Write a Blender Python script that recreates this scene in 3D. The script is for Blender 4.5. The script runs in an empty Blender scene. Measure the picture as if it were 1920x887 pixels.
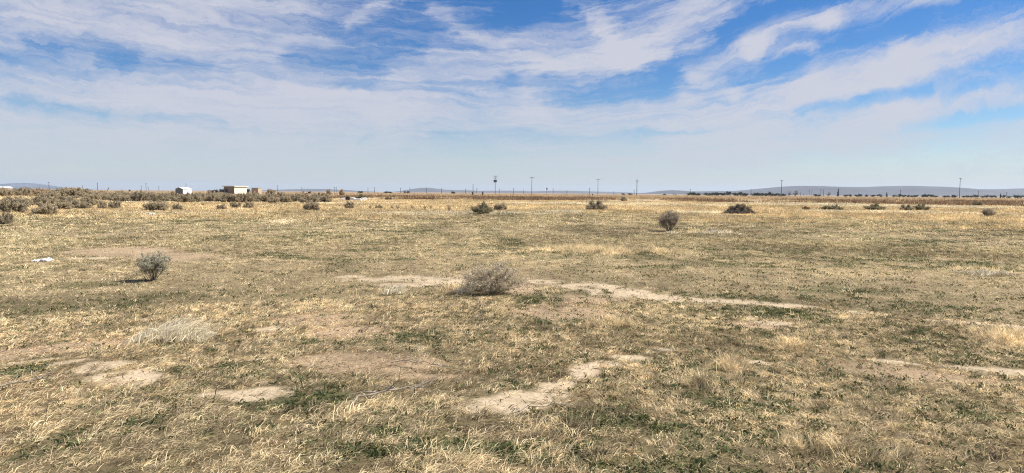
import bpy, math, random
import numpy as np
from mathutils import Vector, Matrix

rng = np.random.default_rng(11)
random.seed(5)
scene = bpy.context.scene
COL = scene.collection
F = 1297.0                 # focal length in pixels of the 1920 px wide photograph
EYE = 1.6

# ------------------------------------------------------------------ camera
cd = bpy.data.cameras.new('camera')
cam = bpy.data.objects.new('camera', cd)
COL.objects.link(cam)
cd.sensor_width = 36.0
cd.lens = F / 1920 * 36
cd.clip_start, cd.clip_end = 0.05, 60000
cam.location = (0, 0, EYE)
cam.rotation_euler = (math.radians(90 - 3.61), math.radians(-0.43), 0)
scene.camera = cam
RC = np.array(cam.rotation_euler.to_matrix())


def ray(px, py):
    d = RC @ np.array([(px - 960) / F, -(py - 443.5) / F, -1.0])
    return d


def at(px, py, z=0.0):
    """point of the plane at height z seen at that place of the photograph"""
    d = ray(px, py)
    k = (z - EYE) / d[2]
    return d[0] * k, d[1] * k


def along(px, D):
    """x of what stands D metres ahead in that column of the photograph, near the horizon"""
    d = ray(px, hor(px))
    return d[0] / d[1] * D


def hor(px):
    return 354.5 + 0.0075 * px


# ------------------------------------------------------------------ numpy noise
def _hash(ix, iy, seed):
    h = (ix.astype(np.int64) * 374761393 + iy.astype(np.int64) * 668265263 + seed * 1442695041) & 0xffffffff
    h = ((h ^ (h >> 13)) * 1274126177) & 0xffffffff
    return ((h ^ (h >> 16)) & 0xffff) / 65535.0


def vnoise(x, y, seed=0):
    ix, iy = np.floor(x), np.floor(y)
    fx, fy = x - ix, y - iy
    fx = fx * fx * (3 - 2 * fx)
    fy = fy * fy * (3 - 2 * fy)
    a, b = _hash(ix, iy, seed), _hash(ix + 1, iy, seed)
    c, d = _hash(ix, iy + 1, seed), _hash(ix + 1, iy + 1, seed)
    return (a * (1 - fx) + b * fx) * (1 - fy) + (c * (1 - fx) + d * fx) * fy


def fbm(x, y, seed=0, octv=4):
    s, a, n = 0, 1, 0
    for k in range(octv):
        s = s + a * vnoise(x * 2 ** k + 17.3 * k, y * 2 ** k - 9.1 * k, seed + k)
        n += a
        a *= 0.5
    return s / n


def sstep(a, b, x):
    t = np.clip((x - a) / (b - a), 0, 1)
    return t * t * (3 - 2 * t)


# ------------------------------------------------------------------ what grows where
def world_ell(lst):
    out = []
    for cx, cy, rx, ry in lst:
        x, y = at(cx, cy)
        xa, ya = at(cx, cy - ry)
        xb, yb = at(cx, cy + ry)
        out.append((x, y, rx * math.hypot(x, y) / F, max(0.02, (ya - yb) / 2), math.atan2(x, y)))
    return out


BARE = world_ell([(190, 688, 70, 12), (225, 708, 74, 17), (262, 714, 50, 13), (390, 745, 60, 13), (455, 750, 60, 14),
                  (925, 768, 62, 15), (990, 758, 56, 16), (1040, 735, 30, 12), (1095, 703, 24, 13), (1130, 690, 30, 6),
                  (1180, 677, 30, 5), (1062, 720, 16, 8), (1240, 660, 24, 4), (1425, 682, 34, 4), (1440, 604, 34, 4.5),
                  (1405, 597, 22, 3.5), (660, 519, 35, 3.2), (740, 522, 100, 6), (820, 526, 62, 7), (770, 534, 70, 5),
                  (1020, 527, 45, 4.5), (1090, 536, 80, 8), (1170, 547, 75, 8), (1240, 556, 75, 7.5), (1310, 562, 75, 6.5),
                  (1390, 567, 75, 5), (1470, 574, 55, 5), (1610, 588, 28, 3.2), (1650, 591, 30, 3), (1760, 604, 30, 3.2),
                  (1800, 606, 34, 3.2), (1860, 611, 46, 3.6), (1920, 614, 40, 4), (1680, 681, 40, 3.6), (1840, 697, 56, 7),
                  (1905, 701, 66, 8), (1800, 690, 24, 3.5), (505, 617, 26, 5), (485, 675, 22, 4), (40, 676, 44, 4),
                  (120, 678, 34, 4), (10, 462, 14, 2), (425, 487, 12, 3), (170, 487, 30, 3), (1240, 520, 14, 1.2)])
PINK = world_ell([(570, 603, 120, 14), (650, 625, 90, 14), (720, 690, 130, 16), (630, 678, 120, 12), (820, 712, 90, 8),
                  (245, 472, 75, 10), (1130, 563, 70, 10), (980, 541, 24, 8), (1090, 590, 120, 12), (100, 650, 110, 18),
                  (200, 640, 120, 12), (1420, 610, 60, 8), (1700, 700, 120, 12), (330, 480, 60, 10)])
DARK = world_ell([(1330, 645, 240, 30), (1130, 762, 120, 32), (60, 570, 120, 20), (300, 560, 220, 14), (20, 720, 70, 50),
                  (700, 740, 160, 18), (930, 700, 110, 16), (1560, 575, 200, 12), (420, 850, 90, 20), (1780, 745, 110, 8),
                  (1870, 765, 70, 6), (1130, 430, 300, 6), (1620, 470, 200, 8), (1300, 440, 160, 4), (1570, 402, 160, 2)])
GREEN = world_ell([(530, 645, 70, 16), (440, 690, 60, 12), (760, 635, 80, 14), (1020, 560, 40, 8), (1060, 600, 80, 8),
                   (390, 660, 40, 8), (900, 850, 120, 14), (1210, 800, 170, 22), (1360, 760, 110, 24), (1500, 590, 150, 14),
                   (1560, 545, 200, 14), (1790, 715, 60, 6), (60, 690, 70, 12), (560, 760, 90, 16), (700, 860, 70, 10),
                   (1850, 790, 90, 30), (980, 875, 70, 10), (1600, 740, 120, 16), (260, 800, 70, 12), (1700, 620, 160, 14),
                   (720, 820, 50, 8), (60, 860, 70, 14), (430, 600, 60, 6)])
TALL = world_ell([(320, 622, 78, 15), (735, 546, 26, 8), (1320, 434, 60, 3), (1850, 506, 55, 6), (840, 546, 36, 8),
                  (1480, 650, 24, 12), (1370, 690, 28, 18), (1310, 725, 40, 22), (900, 868, 260, 26), 
                  (1900, 640, 70, 24), (1030, 548, 18, 7), (1150, 610, 60, 10), (1560, 842, 140, 26), (160, 800, 120, 26),
                  (1130, 470, 130, 6), (1600, 548, 30, 4), (750, 770, 150, 14), (1050, 820, 70, 24)])
PALE = world_ell([(1100, 382, 260, 1.6), (1650, 386, 230, 1.8), (900, 399, 130, 2.0), (760, 401, 95, 2.4), (1060, 397, 60, 2.2),
                  (525, 415, 25, 2.6), (1310, 399, 50, 1.6), (1480, 382, 100, 1.6), (1780, 384, 160, 1.4), (250, 379, 300, 1.2),
                  (1700, 398, 150, 1.6), (600, 381, 120, 1.0), (1020, 375, 200, .9), (1500, 375, 300, .9)])


def patch(lst, x, y, warp, soft=0.35):
    m = np.zeros_like(x)
    for cx, cy, rx, ry, a in lst:
        c, s = math.cos(a), math.sin(a)
        dx, dy = x - cx, y - cy
        u, v = dx * c - dy * s, dx * s + dy * c          # u across the line of sight, v along it
        e = np.sqrt((u / rx) ** 2 + (v / ry) ** 2) + warp
        m = np.maximum(m, 1 - sstep(1 - soft, 1 + soft, e))
    return m


def surf(x, y):
    d = np.hypot(x, y)
    k = 1 + d / 14.0                                     # coarser outlines farther off
    w1 = (fbm(x / (.55 * k), y / (.55 * k), 3) - .5) * 1.5
    w2 = (fbm(x / (1.1 * k), y / (1.6 * k), 9) - .5) * 1.9
    r = {'d': d}
    k1 = 1 + d / 22.0
    fine = fbm(x / (.13 * k1), y / (.16 * k1), 13)
    b = patch(BARE, x, y, w1 * 1.05 + (fine - .5) * 1.35, .36)
    r['bare'] = b * sstep(.36, .56, fine + .20 * b)
    r['pink'] = patch(PINK, x, y, w2, .5)
    r['dark'] = patch(DARK, x, y, w2, .6)
    r['tall'] = patch(TALL, x, y, w2 * .8, .5)
    r['pale'] = patch(PALE, x, y, (fbm(x / 9, y / 9, 77) - .5) * 1.2, .5)
    gn = fbm(x / .9, y / .9, 21)
    gl = fbm(x / 4.5, y / 6, 33)
    gg = sstep(.50, .66, gn) * (.20 + .55 * sstep(.4, .62, gl))
    gg = np.maximum(gg, patch(GREEN, x, y, w2, .6) * sstep(.34, .56, gn))
    r['green'] = gg * (1 - r['pink'] * .85) * (1 - sstep(48, 62, d) * .8)
    r['gold'] = sstep(42, 58, d + (fbm(x / 12, y / 7, 51) - .5) * 36)
    r['mott'] = fbm(x / (.35 * k), y / (.35 * k), 41)
    r['m2'] = fbm(x / (.5 * k), y / (.5 * k) + 40, 45)
    r['big'] = fbm(x / 7, y / 9, 61)
    return r


def height(x, y):
    d = np.hypot(x, y)
    f = 1 - sstep(150, 400, d)
    h = (fbm(x / 7, y / 7, 5, 3) - .5) * .14 + (fbm(x / 1.4, y / 1.4, 8, 3) - .5) * .05 * (1 - sstep(25, 60, d))
    h = h * f * sstep(1.0, 4.0, d)
    # wind-built brush mounds under the thicket
    lx = x / np.maximum(y, 1)
    m = sstep(70, 88, y) * (1 - sstep(150, 185, y)) * (1 - sstep(-.62, -.56, lx)) * (y > 0)
    h = h + m * (.12 + .62 * fbm(x / 9, y / 12, 91, 3))
    return h


def hz(x, y):
    return float(height(np.array([float(x)]), np.array([float(y)]))[0])


# ------------------------------------------------------------------ materials
def new_mat(name):
    m = bpy.data.materials.new(name)
    m.use_nodes = True
    nt = m.node_tree
    for n in list(nt.nodes):
        nt.nodes.remove(n)
    return m, nt, nt.nodes.new('ShaderNodeOutputMaterial')


def simple_mat(name, col, rough=.8, var=.25, scale=6.0, metal=0.0, bump=0.0, streak=None):
    m, nt, out = new_mat(name)
    b = nt.nodes.new('ShaderNodeBsdfPrincipled')
    tc = nt.nodes.new('ShaderNodeTexCoord')
    mp = nt.nodes.new('ShaderNodeMapping')
    if streak:
        mp.inputs['Scale'].default_value = streak
    nz = nt.nodes.new('ShaderNodeTexNoise')
    nz.inputs['Scale'].default_value = scale
    nz.inputs['Detail'].default_value = 5
    rp = nt.nodes.new('ShaderNodeValToRGB')
    e = rp.color_ramp.elements
    e[0].position, e[1].position = .3, .72
    e[0].color = (*[c * (1 - var) for c in col], 1)
    e[1].color = (*[min(1, c * (1 + var * .7)) for c in col], 1)
    L = nt.links.new
    L(tc.outputs['Object'], mp.inputs['Vector'])
    L(mp.outputs[0], nz.inputs['Vector'])
    L(nz.outputs[0], rp.inputs[0])
    L(rp.outputs[0], b.inputs['Base Color'])
    b.inputs['Roughness'].default_value = rough
    b.inputs['Metallic'].default_value = metal
    if bump:
        bp = nt.nodes.new('ShaderNodeBump')
        bp.inputs['Strength'].default_value = bump
        L(nz.outputs[0], bp.inputs['Height'])
        L(bp.outputs[0], b.inputs['Normal'])
    L(b.outputs[0], out.inputs['Surface'])
    return m


def tint_mat(name, trans=.25):
    """leaves and blades: their own colours, a little light through them"""
    m, nt, out = new_mat(name)
    a = nt.nodes.new('ShaderNodeAttribute')
    a.attribute_name = 'tint'
    d = nt.nodes.new('ShaderNodeBsdfDiffuse')
    t = nt.nodes.new('ShaderNodeBsdfTranslucent')
    mx = nt.nodes.new('ShaderNodeMixShader')
    mx.inputs[0].default_value = trans
    L = nt.links.new
    L(a.outputs['Color'], d.inputs['Color'])
    L(a.outputs['Color'], t.inputs['Color'])
    L(d.outputs[0], mx.inputs[1])
    L(t.outputs[0], mx.inputs[2])
    L(mx.outputs[0], out.inputs['Surface'])
    return m


M_GRASS = tint_mat('dry_grass_blades', .32)
M_LEAF = tint_mat('shrub_leaves', .35)
M_STEM = simple_mat('grey_bark', (.165, .135, .105), .9, .35, 30)
M_DEADSTEM = simple_mat('weathered_branch', (.30, .255, .20), .85, .3, 30)
M_POLE = simple_mat('weathered_pole_wood', (.085, .07, .06), .85, .3, 3)
M_ARM = simple_mat('crossarm_wood', (.12, .10, .085), .85, .3, 5)
M_INS = simple_mat('insulator_glaze', (.2, .18, .17), .3, .2, 20)
M_DRUM = simple_mat('transformer_paint', (.05, .055, .06), .5, .2, 4)
M_CREAM = simple_mat('cream_siding', (.62, .57, .455), .7, .08, 1.2, streak=(1, 1, .2))
M_TAN = simple_mat('tan_siding', (.36, .28, .205), .8, .12, 1.2)
M_SIDE_SHADE = simple_mat('side_wall_painted_shade', (.22, .18, .14), .8, .12, 1.2)  # shade on the cream building's left side, put into the wall colour
M_ROOFP = simple_mat('pale_roof_sheet', (.62, .58, .48), .6, .1, 1.5)
M_WHITE = simple_mat('white_painted_metal', (.70, .70, .70), .45, .06, 2)
M_GABLE_SHADE = simple_mat('gable_painted_shade', (.15, .155, .16), .6, .1, 2)  # white shed's gable end darkened in colour to stand for its shade
M_DARK = simple_mat('dark_opening', (.035, .03, .03), .5, .2, 3)
M_RUST = simple_mat('rusty_steel', (.11, .055, .035), .85, .4, 4)
M_PLAST = simple_mat('white_plastic_film', (.54, .53, .51), .45, .3, 9)
M_CONC = simple_mat('pale_concrete', (.62, .58, .53), .9, .2, 5, bump=.4)
M_TYRE = simple_mat('black_rubber', (.022, .022, .024), .8, .2, 8)
M_SOILM = simple_mat('mound_soil', (.09, .068, .05), .95, .45, 6, bump=.8)
M_TRUNK = simple_mat('tree_bark', (.07, .055, .045), .9, .3, 4)


# ------------------------------------------------------------------ object helpers
def tag(o, label=None, cat=None, group=None, kind=None):
    if label:
        o['label'] = label
    if cat:
        o['category'] = cat
    if group:
        o['group'] = group
    if kind:
        o['kind'] = kind
    return o


def empty(name, loc, rz=0.0, s=1.0):
    o = bpy.data.objects.new(name, None)
    o.empty_display_size = .2
    COL.objects.link(o)
    o.location = loc
    o.rotation_euler = (0, 0, rz)
    o.scale = (s, s, s) if not hasattr(s, '__len__') else s
    return o


def mesh_np(name, V, faces, mat, parent=None, tint=None, link=True, smooth=False):
    """V (n,3); faces: list of int arrays, each (m,k) with one k; tint (nfaces,3)"""
    me = bpy.data.meshes.new(name)
    V = np.asarray(V, np.float32)
    me.vertices.add(len(V))
    me.vertices.foreach_set('co', V.ravel())
    loops = np.concatenate([f.ravel() for f in faces]).astype(np.int32)
    tot = np.concatenate([np.full(len(f), f.shape[1], np.int32) for f in faces])
    st = np.concatenate([[0], np.cumsum(tot)[:-1]]).astype(np.int32)
    me.loops.add(len(loops))
    me.loops.foreach_set('vertex_index', loops)
    me.polygons.add(len(tot))
    me.polygons.foreach_set('loop_start', st)
    if smooth:
        me.polygons.foreach_set('use_smooth', np.ones(len(tot), bool))
    if tint is not None:
        at_ = me.attributes.new('tint', 'FLOAT_COLOR', 'FACE')
        c = np.ones((len(tot), 4), np.float32)
        c[:, :3] = tint
        at_.data.foreach_set('color', c.ravel())
    me.update(calc_edges=True)
    me.materials.append(mat)
    if not link:
        return me
    o = bpy.data.objects.new(name, me)
    COL.objects.link(o)
    o.parent = parent
    return o


class MB:
    """collects boxes, tubes and sheets; build() links them as ONE mesh object"""

    def __init__(self):
        self.v, self.f, self.n = [], [], 0

    def add(self, V, Fs):
        V = np.asarray(V, float)
        self.v.append(V)
        for f in Fs:
            self.f.append([i + self.n for i in f])
        self.n += len(V)
        return self

    def box(self, c, s, rz=0.0, ry=0.0, taper=1.0):
        x, y, z = s[0] / 2, s[1] / 2, s[2] / 2
        V = [(-x, -y, -z), (x, -y, -z), (x, y, -z), (-x, y, -z),
             (-x * taper, -y * taper, z), (x * taper, -y * taper, z), (x * taper, y * taper, z), (-x * taper, y * taper, z)]
        R = np.array((Matrix.Rotation(rz, 3, 'Z') @ Matrix.Rotation(ry, 3, 'Y')))
        V = np.array(V) @ R.T + np.array(c)
        return self.add(V, [(0, 3, 2, 1), (4, 5, 6, 7), (0, 1, 5, 4), (1, 2, 6, 5), (2, 3, 7, 6), (3, 0, 4, 7)])

    def tube(self, pts, rad, n=8, cap=True):
        pts = np.asarray(pts, float)
        V, Fs = [], []
        for i, p in enumerate(pts):
            t = pts[min(i + 1, len(pts) - 1)] - pts[max(i - 1, 0)]
            t /= np.linalg.norm(t) + 1e-9
            a = np.cross(t, [0, 0, 1.0]) if abs(t[2]) < .9 else np.cross(t, [1.0, 0, 0])
            a /= np.linalg.norm(a)
            b = np.cross(t, a)
            r = rad[i] if hasattr(rad, '__len__') else rad
            for k in range(n):
                q = 2 * math.pi * k / n
                V.append(p + r * (math.cos(q) * a + math.sin(q) * b))
        for i in range(len(pts) - 1):
            for k in range(n):
                Fs.append((i * n + k, i * n + (k + 1) % n, (i + 1) * n + (k + 1) % n, (i + 1) * n + k))
        if cap:
            Fs.append(tuple(range(n))[::-1])
            Fs.append(tuple(range((len(pts) - 1) * n, len(pts) * n)))
        return self.add(V, Fs)

    def build(self, name, mat, parent=None):
        me = bpy.data.meshes.new(name)
        me.from_pydata([tuple(p) for p in np.concatenate(self.v)], [], self.f)
        me.update()
        me.materials.append(mat)
        o = bpy.data.objects.new(name, me)
        COL.objects.link(o)
        o.parent = parent
        return o


def copy_tree(o, parent=None):
    c = o.copy()
    COL.objects.link(c)
    c.parent = parent
    for ch in list(o.children):
        copy_tree(ch, c)
    return c


# ------------------------------------------------------------------ ground sheet
def build_ground():
    fine = np.linspace(math.radians(-50), math.radians(50), 760)
    rest = np.linspace(math.radians(50), math.radians(310), 60)[1:-1]
    ang = np.concatenate([fine, rest])
    r = [0.4]
    while r[-1] < 220:
        r.append(r[-1] * 1.0075)
    while r[-1] < 11500:
        r.append(r[-1] * 1.035)
    r = np.array(r)
    nA, nR = len(ang), len(r)
    R, A = np.meshgrid(r, ang, indexing='ij')
    x, y = (R * np.sin(A)).ravel(), (R * np.cos(A)).ravel()
    z = height(x, y)
    s = surf(x, y)
    V = np.stack([x, y, z], 1)
    V = np.concatenate([V, [[0, 0, 0]]])
    i = np.arange(nR - 1)[:, None] * nA
    k = np.arange(nA)[None, :]
    k2 = (k + 1) % nA
    quads = np.stack([i + k, i + k2, i + nA + k2, i + nA + k], -1).reshape(-1, 4)[:, ::-1]
    tri = np.stack([np.full(nA, nR * nA), np.arange(nA), (np.arange(nA) + 1) % nA], 1)[:, ::-1]
    m, nt, out = new_mat('ground_soil')
    o = mesh_np('ground', V, [quads, tri], m, smooth=True)
    tag(o, kind='structure')
    d = s['d']
    soil = np.array([.44, .35, .235])
    duff = np.array([.155, .12, .065])
    pinkc = np.array([.35, .26, .165])
    darkc = np.array([.10, .085, .045])
    greenc = np.array([.085, .085, .038])
    gold = np.array([.47, .35, .19])
    brown = np.array([.40, .31, .19])
    farc = np.array([.30, .22, .15])

    def mixc(c, t, k):
        return c * (1 - k[:, None]) + np.asarray(t)[None, :] * k[:, None]
    c = np.repeat(duff[None, :], len(x), 0)
    c = mixc(c, (.31, .24, .14), sstep(8, 18, d) * .9)
    c = mixc(c, pinkc, s['pink'] * .9)
    c = mixc(c, darkc, s['dark'] * .7)
    c = mixc(c, greenc, s['green'] * .75)
    c = mixc(c, gold, s['gold'] * .9)
    c = mixc(c, (.50, .41, .27), s['pale'])
    c = mixc(c, brown, sstep(125, 150, d + (fbm(x / 30, y / 20, 66) - .5) * 50) * .85)
    c = mixc(c, farc, sstep(300, 900, d))
    c = mixc(c, soil, s['bare'])
    c = c * (.74 + .52 * s['mott'])[:, None]
    col = np.ones((len(x) + 1, 4), np.float32)
    col[:-1, :3] = c
    at_ = o.data.attributes.new('tint', 'FLOAT_COLOR', 'POINT')
    at_.data.foreach_set('color', col.ravel())
    # shader: the vegetation tint times fine soil grain
    L = nt.links.new
    a = nt.nodes.new('ShaderNodeAttribute')
    a.attribute_name = 'tint'
    g = nt.nodes.new('ShaderNodeNewGeometry')
    nz = nt.nodes.new('ShaderNodeTexNoise')
    nz.inputs['Scale'].default_value = 26
    nz.inputs['Detail'].default_value = 8
    nz.inputs['Roughness'].default_value = .7
    nz2 = nt.nodes.new('ShaderNodeTexNoise')
    nz2.inputs['Scale'].default_value = 1.1
    nz2.inputs['Detail'].default_value = 9
    nz2.inputs['Roughness'].default_value = .72
    mr = nt.nodes.new('ShaderNodeMapRange')
    mr.inputs[1].default_value, mr.inputs[2].default_value = .3, .7
    mr.inputs[3].default_value, mr.inputs[4].default_value = .62, 1.25
    mr2 = nt.nodes.new('ShaderNodeMapRange')
    mr2.inputs[1].default_value, mr2.inputs[2].default_value = .3, .7
    mr2.inputs[3].default_value, mr2.inputs[4].default_value = .75, 1.22
    mu = nt.nodes.new('ShaderNodeMath')
    mu.operation = 'MULTIPLY'
    sc_ = nt.nodes.new('ShaderNodeVectorMath')
    sc_.operation = 'SCALE'
    b = nt.nodes.new('ShaderNodeBsdfPrincipled')
    b.inputs['Roughness'].default_value = .95
    b.inputs['Specular IOR Level'].default_value = .1
    bp = nt.nodes.new('ShaderNodeBump')
    bp.inputs['Strength'].default_value = .6
    bp.inputs['Distance'].default_value = .02
    L(g.outputs['Position'], nz.inputs['Vector'])
    L(g.outputs['Position'], nz2.inputs['Vector'])
    L(nz.outputs[0], mr.inputs[0])
    L(nz2.outputs[0], mr2.inputs[0])
    L(mr.outputs[0], mu.inputs[0])
    L(mr2.outputs[0], mu.inputs[1])
    L(a.outputs['Color'], sc_.inputs[0])
    L(mu.outputs[0], sc_.inputs['Scale'])
    L(sc_.outputs[0], b.inputs['Base Color'])
    L(nz.outputs[0], bp.inputs['Height'])
    L(bp.outputs[0], b.inputs['Normal'])
    L(b.outputs[0], out.inputs['Surface'])


build_ground()


# ------------------------------------------------------------------ grass
def blade_mesh(name, x, y, L, w, az, pitch, bend, tint, two=False, z0=None, mat=None):
    n = len(x)
    z = height(x, y) - .008 if z0 is None else z0
    P = np.stack([x, y, z], 1)
    H = np.stack([np.cos(az), np.sin(az), np.zeros(n)], 1)
    S = np.stack([-np.sin(az), np.cos(az), np.zeros(n)], 1)
    tw = rng.uniform(-1.1, 1.1, n)
    up = np.array([0, 0, 1.0])
    Nn = H * (-np.sin(pitch))[:, None] + up * np.cos(pitch)[:, None]
    S = S * np.cos(tw)[:, None] + Nn * np.sin(tw)[:, None]
    tip = P + L[:, None] * (H * np.cos(pitch)[:, None] + up * np.sin(pitch)[:, None])
    hw = (w / 2)[:, None]
    if not two:
        V = np.stack([P - S * hw, P + S * hw, tip], 1).reshape(-1, 3)
        f = np.arange(3 * n).reshape(-1, 3)
        return mesh_np(name, V, [f], mat or M_GRASS, tint=tint)
    pm = pitch + bend
    mid = P + (L * .55)[:, None] * (H * np.cos(pm)[:, None] + up * np.sin(pm)[:, None])
    V = np.stack([P - S * hw, P + S * hw, mid + S * hw * .85, mid - S * hw * .85, tip], 1).reshape(-1, 3)
    b = (np.arange(n) * 5)[:, None]
    q = b + np.array([[0, 1, 2, 3]])
    t = b + np.array([[3, 2, 4]])
    return mesh_np(name, V, [q, t], mat or M_GRASS, tint=np.concatenate([tint, tint]))


STRAW = np.array([.75, .61, .375])
GOLDC = np.array([.62, .48, .265])
GREYT = np.array([.56, .45, .295])
BROWNC = np.array([.27, .205, .12])
PINKC = np.array([.61, .455, .30])
GREENC = np.array([.095, .125, .05])
OLIVE = np.array([.34, .31, .165])
PALEC = np.array([.74, .65, .45])


def grass_band(name, r0, r1, dens_tuft, per, sig, lo, two, label, half=46):
    """tufts strewn over a ring sector of the field, each with its own blades"""
    a = math.radians(half)
    area = a * (r1 * r1 - r0 * r0)
    n = int(area * dens_tuft)
    r = np.sqrt(rng.uniform(r0 * r0, r1 * r1, n))
    th = rng.uniform(-a, a, n)
    x, y = r * np.sin(th), r * np.cos(th)
    s = surf(x, y)
    keep = rng.random(n) > np.clip(s['bare'] * 1.05, 0, .93)
    keep &= rng.random(n) > .25 * s['pink'] * (1 - s['tall'])
    keep &= rng.random(n) < (.72 + .5 * sstep(.25, .62, s['mott']))
    x, y = x[keep], y[keep]
    s = {k: v[keep] for k, v in s.items()}
    n = len(x)
    u = rng.random(n)
    c = np.where((u < .46)[:, None], STRAW, np.where((u < .72)[:, None], GREYT, np.where((u < .80)[:, None], GOLDC, np.where((u < .9)[:, None], OLIVE, BROWNC))))
    olive = sstep(9, 22, s['d']) * (1 - s['gold'])
    c = np.where((rng.random(n) < .30 * olive * (.4 + 1.2 * s['big']))[:, None], OLIVE, c)
    c = np.where((rng.random(n) < s['pink'] * .75)[:, None], PINKC, c)
    c = np.where((rng.random(n) < s['dark'] * .55)[:, None], BROWNC * (1 + .8 * rng.random(n))[:, None], c)
    c = np.where((rng.random(n) < s['gold'] * .7)[:, None], GOLDC * 1.05, c)
    c = np.where((rng.random(n) < s['tall'] * .8)[:, None], STRAW * 1.08, c)
    c = np.where((rng.random(n) < s['pale'])[:, None], PALEC, c)
    warm = (1 - sstep(-.02, .28, x / s['d'])) * (1 - sstep(6, 12, s['d'])) * sstep(.38, .6, s['big'])
    c = np.where((rng.random(n) < warm * .32)[:, None], np.array([.64, .475, .27]), c)
    isg = rng.random(n) < s['green'] * .8
    c = np.where(isg[:, None], np.where((rng.random(n) < .3)[:, None], OLIVE, GREENC), c)
    c = c * (np.where(rng.random(n) < .12 + .3 * sstep(.5, .66, s['m2']) * (1 - s['gold']), rng.uniform(.28, .5, n), rng.uniform(.7, 1.3, n)) * (.88 + .24 * sstep(.3, .7, s['mott'])) * (.91 + .18 * sstep(.35, .65, s['big'])))[:, None]
    xr = x / np.maximum(s['d'], 1)
    lodged = (1 - sstep(-.05, .25, xr)) * (1 - sstep(7, 13, s['d']))          # wind-laid long straw near the left
    Lt = (.046 + .032 * rng.random(n)) * (1 + .32 * lodged) * (1 + .8 * s['tall'] * (1 - .7 * lodged)) * np.where(isg, .55, 1.0) * (1 - .35 * s['pink'])
    Lt = Lt * (1 + s['gold'] * .45)
    flat = 1 - .75 * s['pink'] * (1 - s['tall'])
    base_az = rng.normal(.55, .55, n) * lodged + rng.uniform(-math.pi, math.pi, n) * (1 - lodged)
    base_p = np.radians(9) + np.radians(13) * (1 - lodged) + np.radians(28) * s['tall'] * (1 - .8 * lodged) + np.radians(16) * s['gold']
    base_p = base_p * flat
    m = np.maximum(1, rng.poisson(per, n))
    idx = np.repeat(np.arange(n), m)
    N = len(idx)
    sg = sig * np.where(isg, 1.0, .8)[idx]
    bx = x[idx] + rng.normal(0, 1, N) * sg
    by = y[idx] + rng.normal(0, 1, N) * sg
    bd = np.hypot(bx, by)
    w = np.maximum(.0037, lo * bd) * rng.uniform(.6, 1.35, N) * np.where(isg, 1.7, 1.0)[idx]
    L = Lt[idx] * rng.uniform(.45, 1.3, N) * (1 + sstep(9, 45, bd) * 1.1)
    tallone = rng.random(N) < .002
    L = np.where(tallone, L * 2.2, L)
    az = base_az[idx] + rng.normal(0, .75, N)
    p = base_p[idx] + rng.normal(0, .22, N)
    p = np.clip(np.where(tallone, 1.2, p), .03, 1.45)
    bend = rng.uniform(.02, .42, N)
    col = c[idx] * rng.uniform(.75, 1.22, N)[:, None]
    o = blade_mesh(name, bx, by, L, w, az, p, bend, col, two)
    tag(o, label, 'grass', kind='stuff')
    return N




def weed_band(r0, r1, dens, per, sig, size, label):
    a = math.radians(45)
    n = int(a * (r1 * r1 - r0 * r0) * dens)
    r = np.sqrt(rng.uniform(r0 * r0, r1 * r1, n))
    th = rng.uniform(-a, a, n)
    x, y = r * np.sin(th), r * np.cos(th)
    s = surf(x, y)
    xr = x / r
    p = (.10 + .16 * sstep(-.1, .3, xr)) * (.55 + .9 * sstep(.42, .6, s['big'])) + .9 * s['green']
    keep = (rng.random(n) < p) & (rng.random(n) > s['bare'] * 1.05) & (rng.random(n) > s['pink'] * .7)
    x, y = x[keep], y[keep]
    n = len(x)
    idx = np.repeat(np.arange(n), per)
    N = len(idx)
    u = rng.random(n) + .35 * (r0 > 8)
    c = np.where((u < .55)[:, None], (.085, .105, .045), np.where((u < .8)[:, None], (.115, .135, .06), (.15, .14, .06))) * rng.uniform(.7, 1.3, n)[:, None]
    bx, by = x[idx] + rng.normal(0, sig, N), y[idx] + rng.normal(0, sig, N)
    L = size * rng.uniform(.6, 1.6, N)
    o = blade_mesh('green_weeds', bx, by, L, L * .42, rng.uniform(-math.pi, math.pi, N), rng.uniform(.15, 1.0, N), np.full(N, .3),
                   c[idx] * rng.uniform(.75, 1.25, N)[:, None], True, z0=height(bx, by) + rng.uniform(-.004, .018, N))
    tag(o, label, 'weeds', kind='stuff')


def litter_band():
    a = math.radians(45)
    n = 60000
    r = np.sqrt(rng.uniform(2.6 ** 2, 15 ** 2, n))
    th = rng.uniform(-a, a, n)
    x, y = r * np.sin(th), r * np.cos(th)
    s = surf(x, y)
    keep = rng.random(n) < .12 + .5 * s['bare'] * sstep(.4, .6, s['mott']) + .35 * s['pink']
    x, y, r = x[keep], y[keep], r[keep]
    n = len(x)
    u = rng.random(n)
    c = np.where((u < .6)[:, None], (.13, .095, .06), (.42, .34, .23)) * rng.uniform(.7, 1.3, n)[:, None]
    o = blade_mesh('dry_litter', x, y, rng.uniform(.015, .07, n), np.maximum(.005, .0007 * r) * rng.uniform(.7, 1.8, n), rng.uniform(-math.pi, math.pi, n),
                   rng.uniform(.05, .5, n), np.full(n, .2), c, True, z0=height(x, y) + .002)
    tag(o, 'bits of dead stem and crumbs strewn over the bare dirt', 'litter', kind='stuff')


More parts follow.
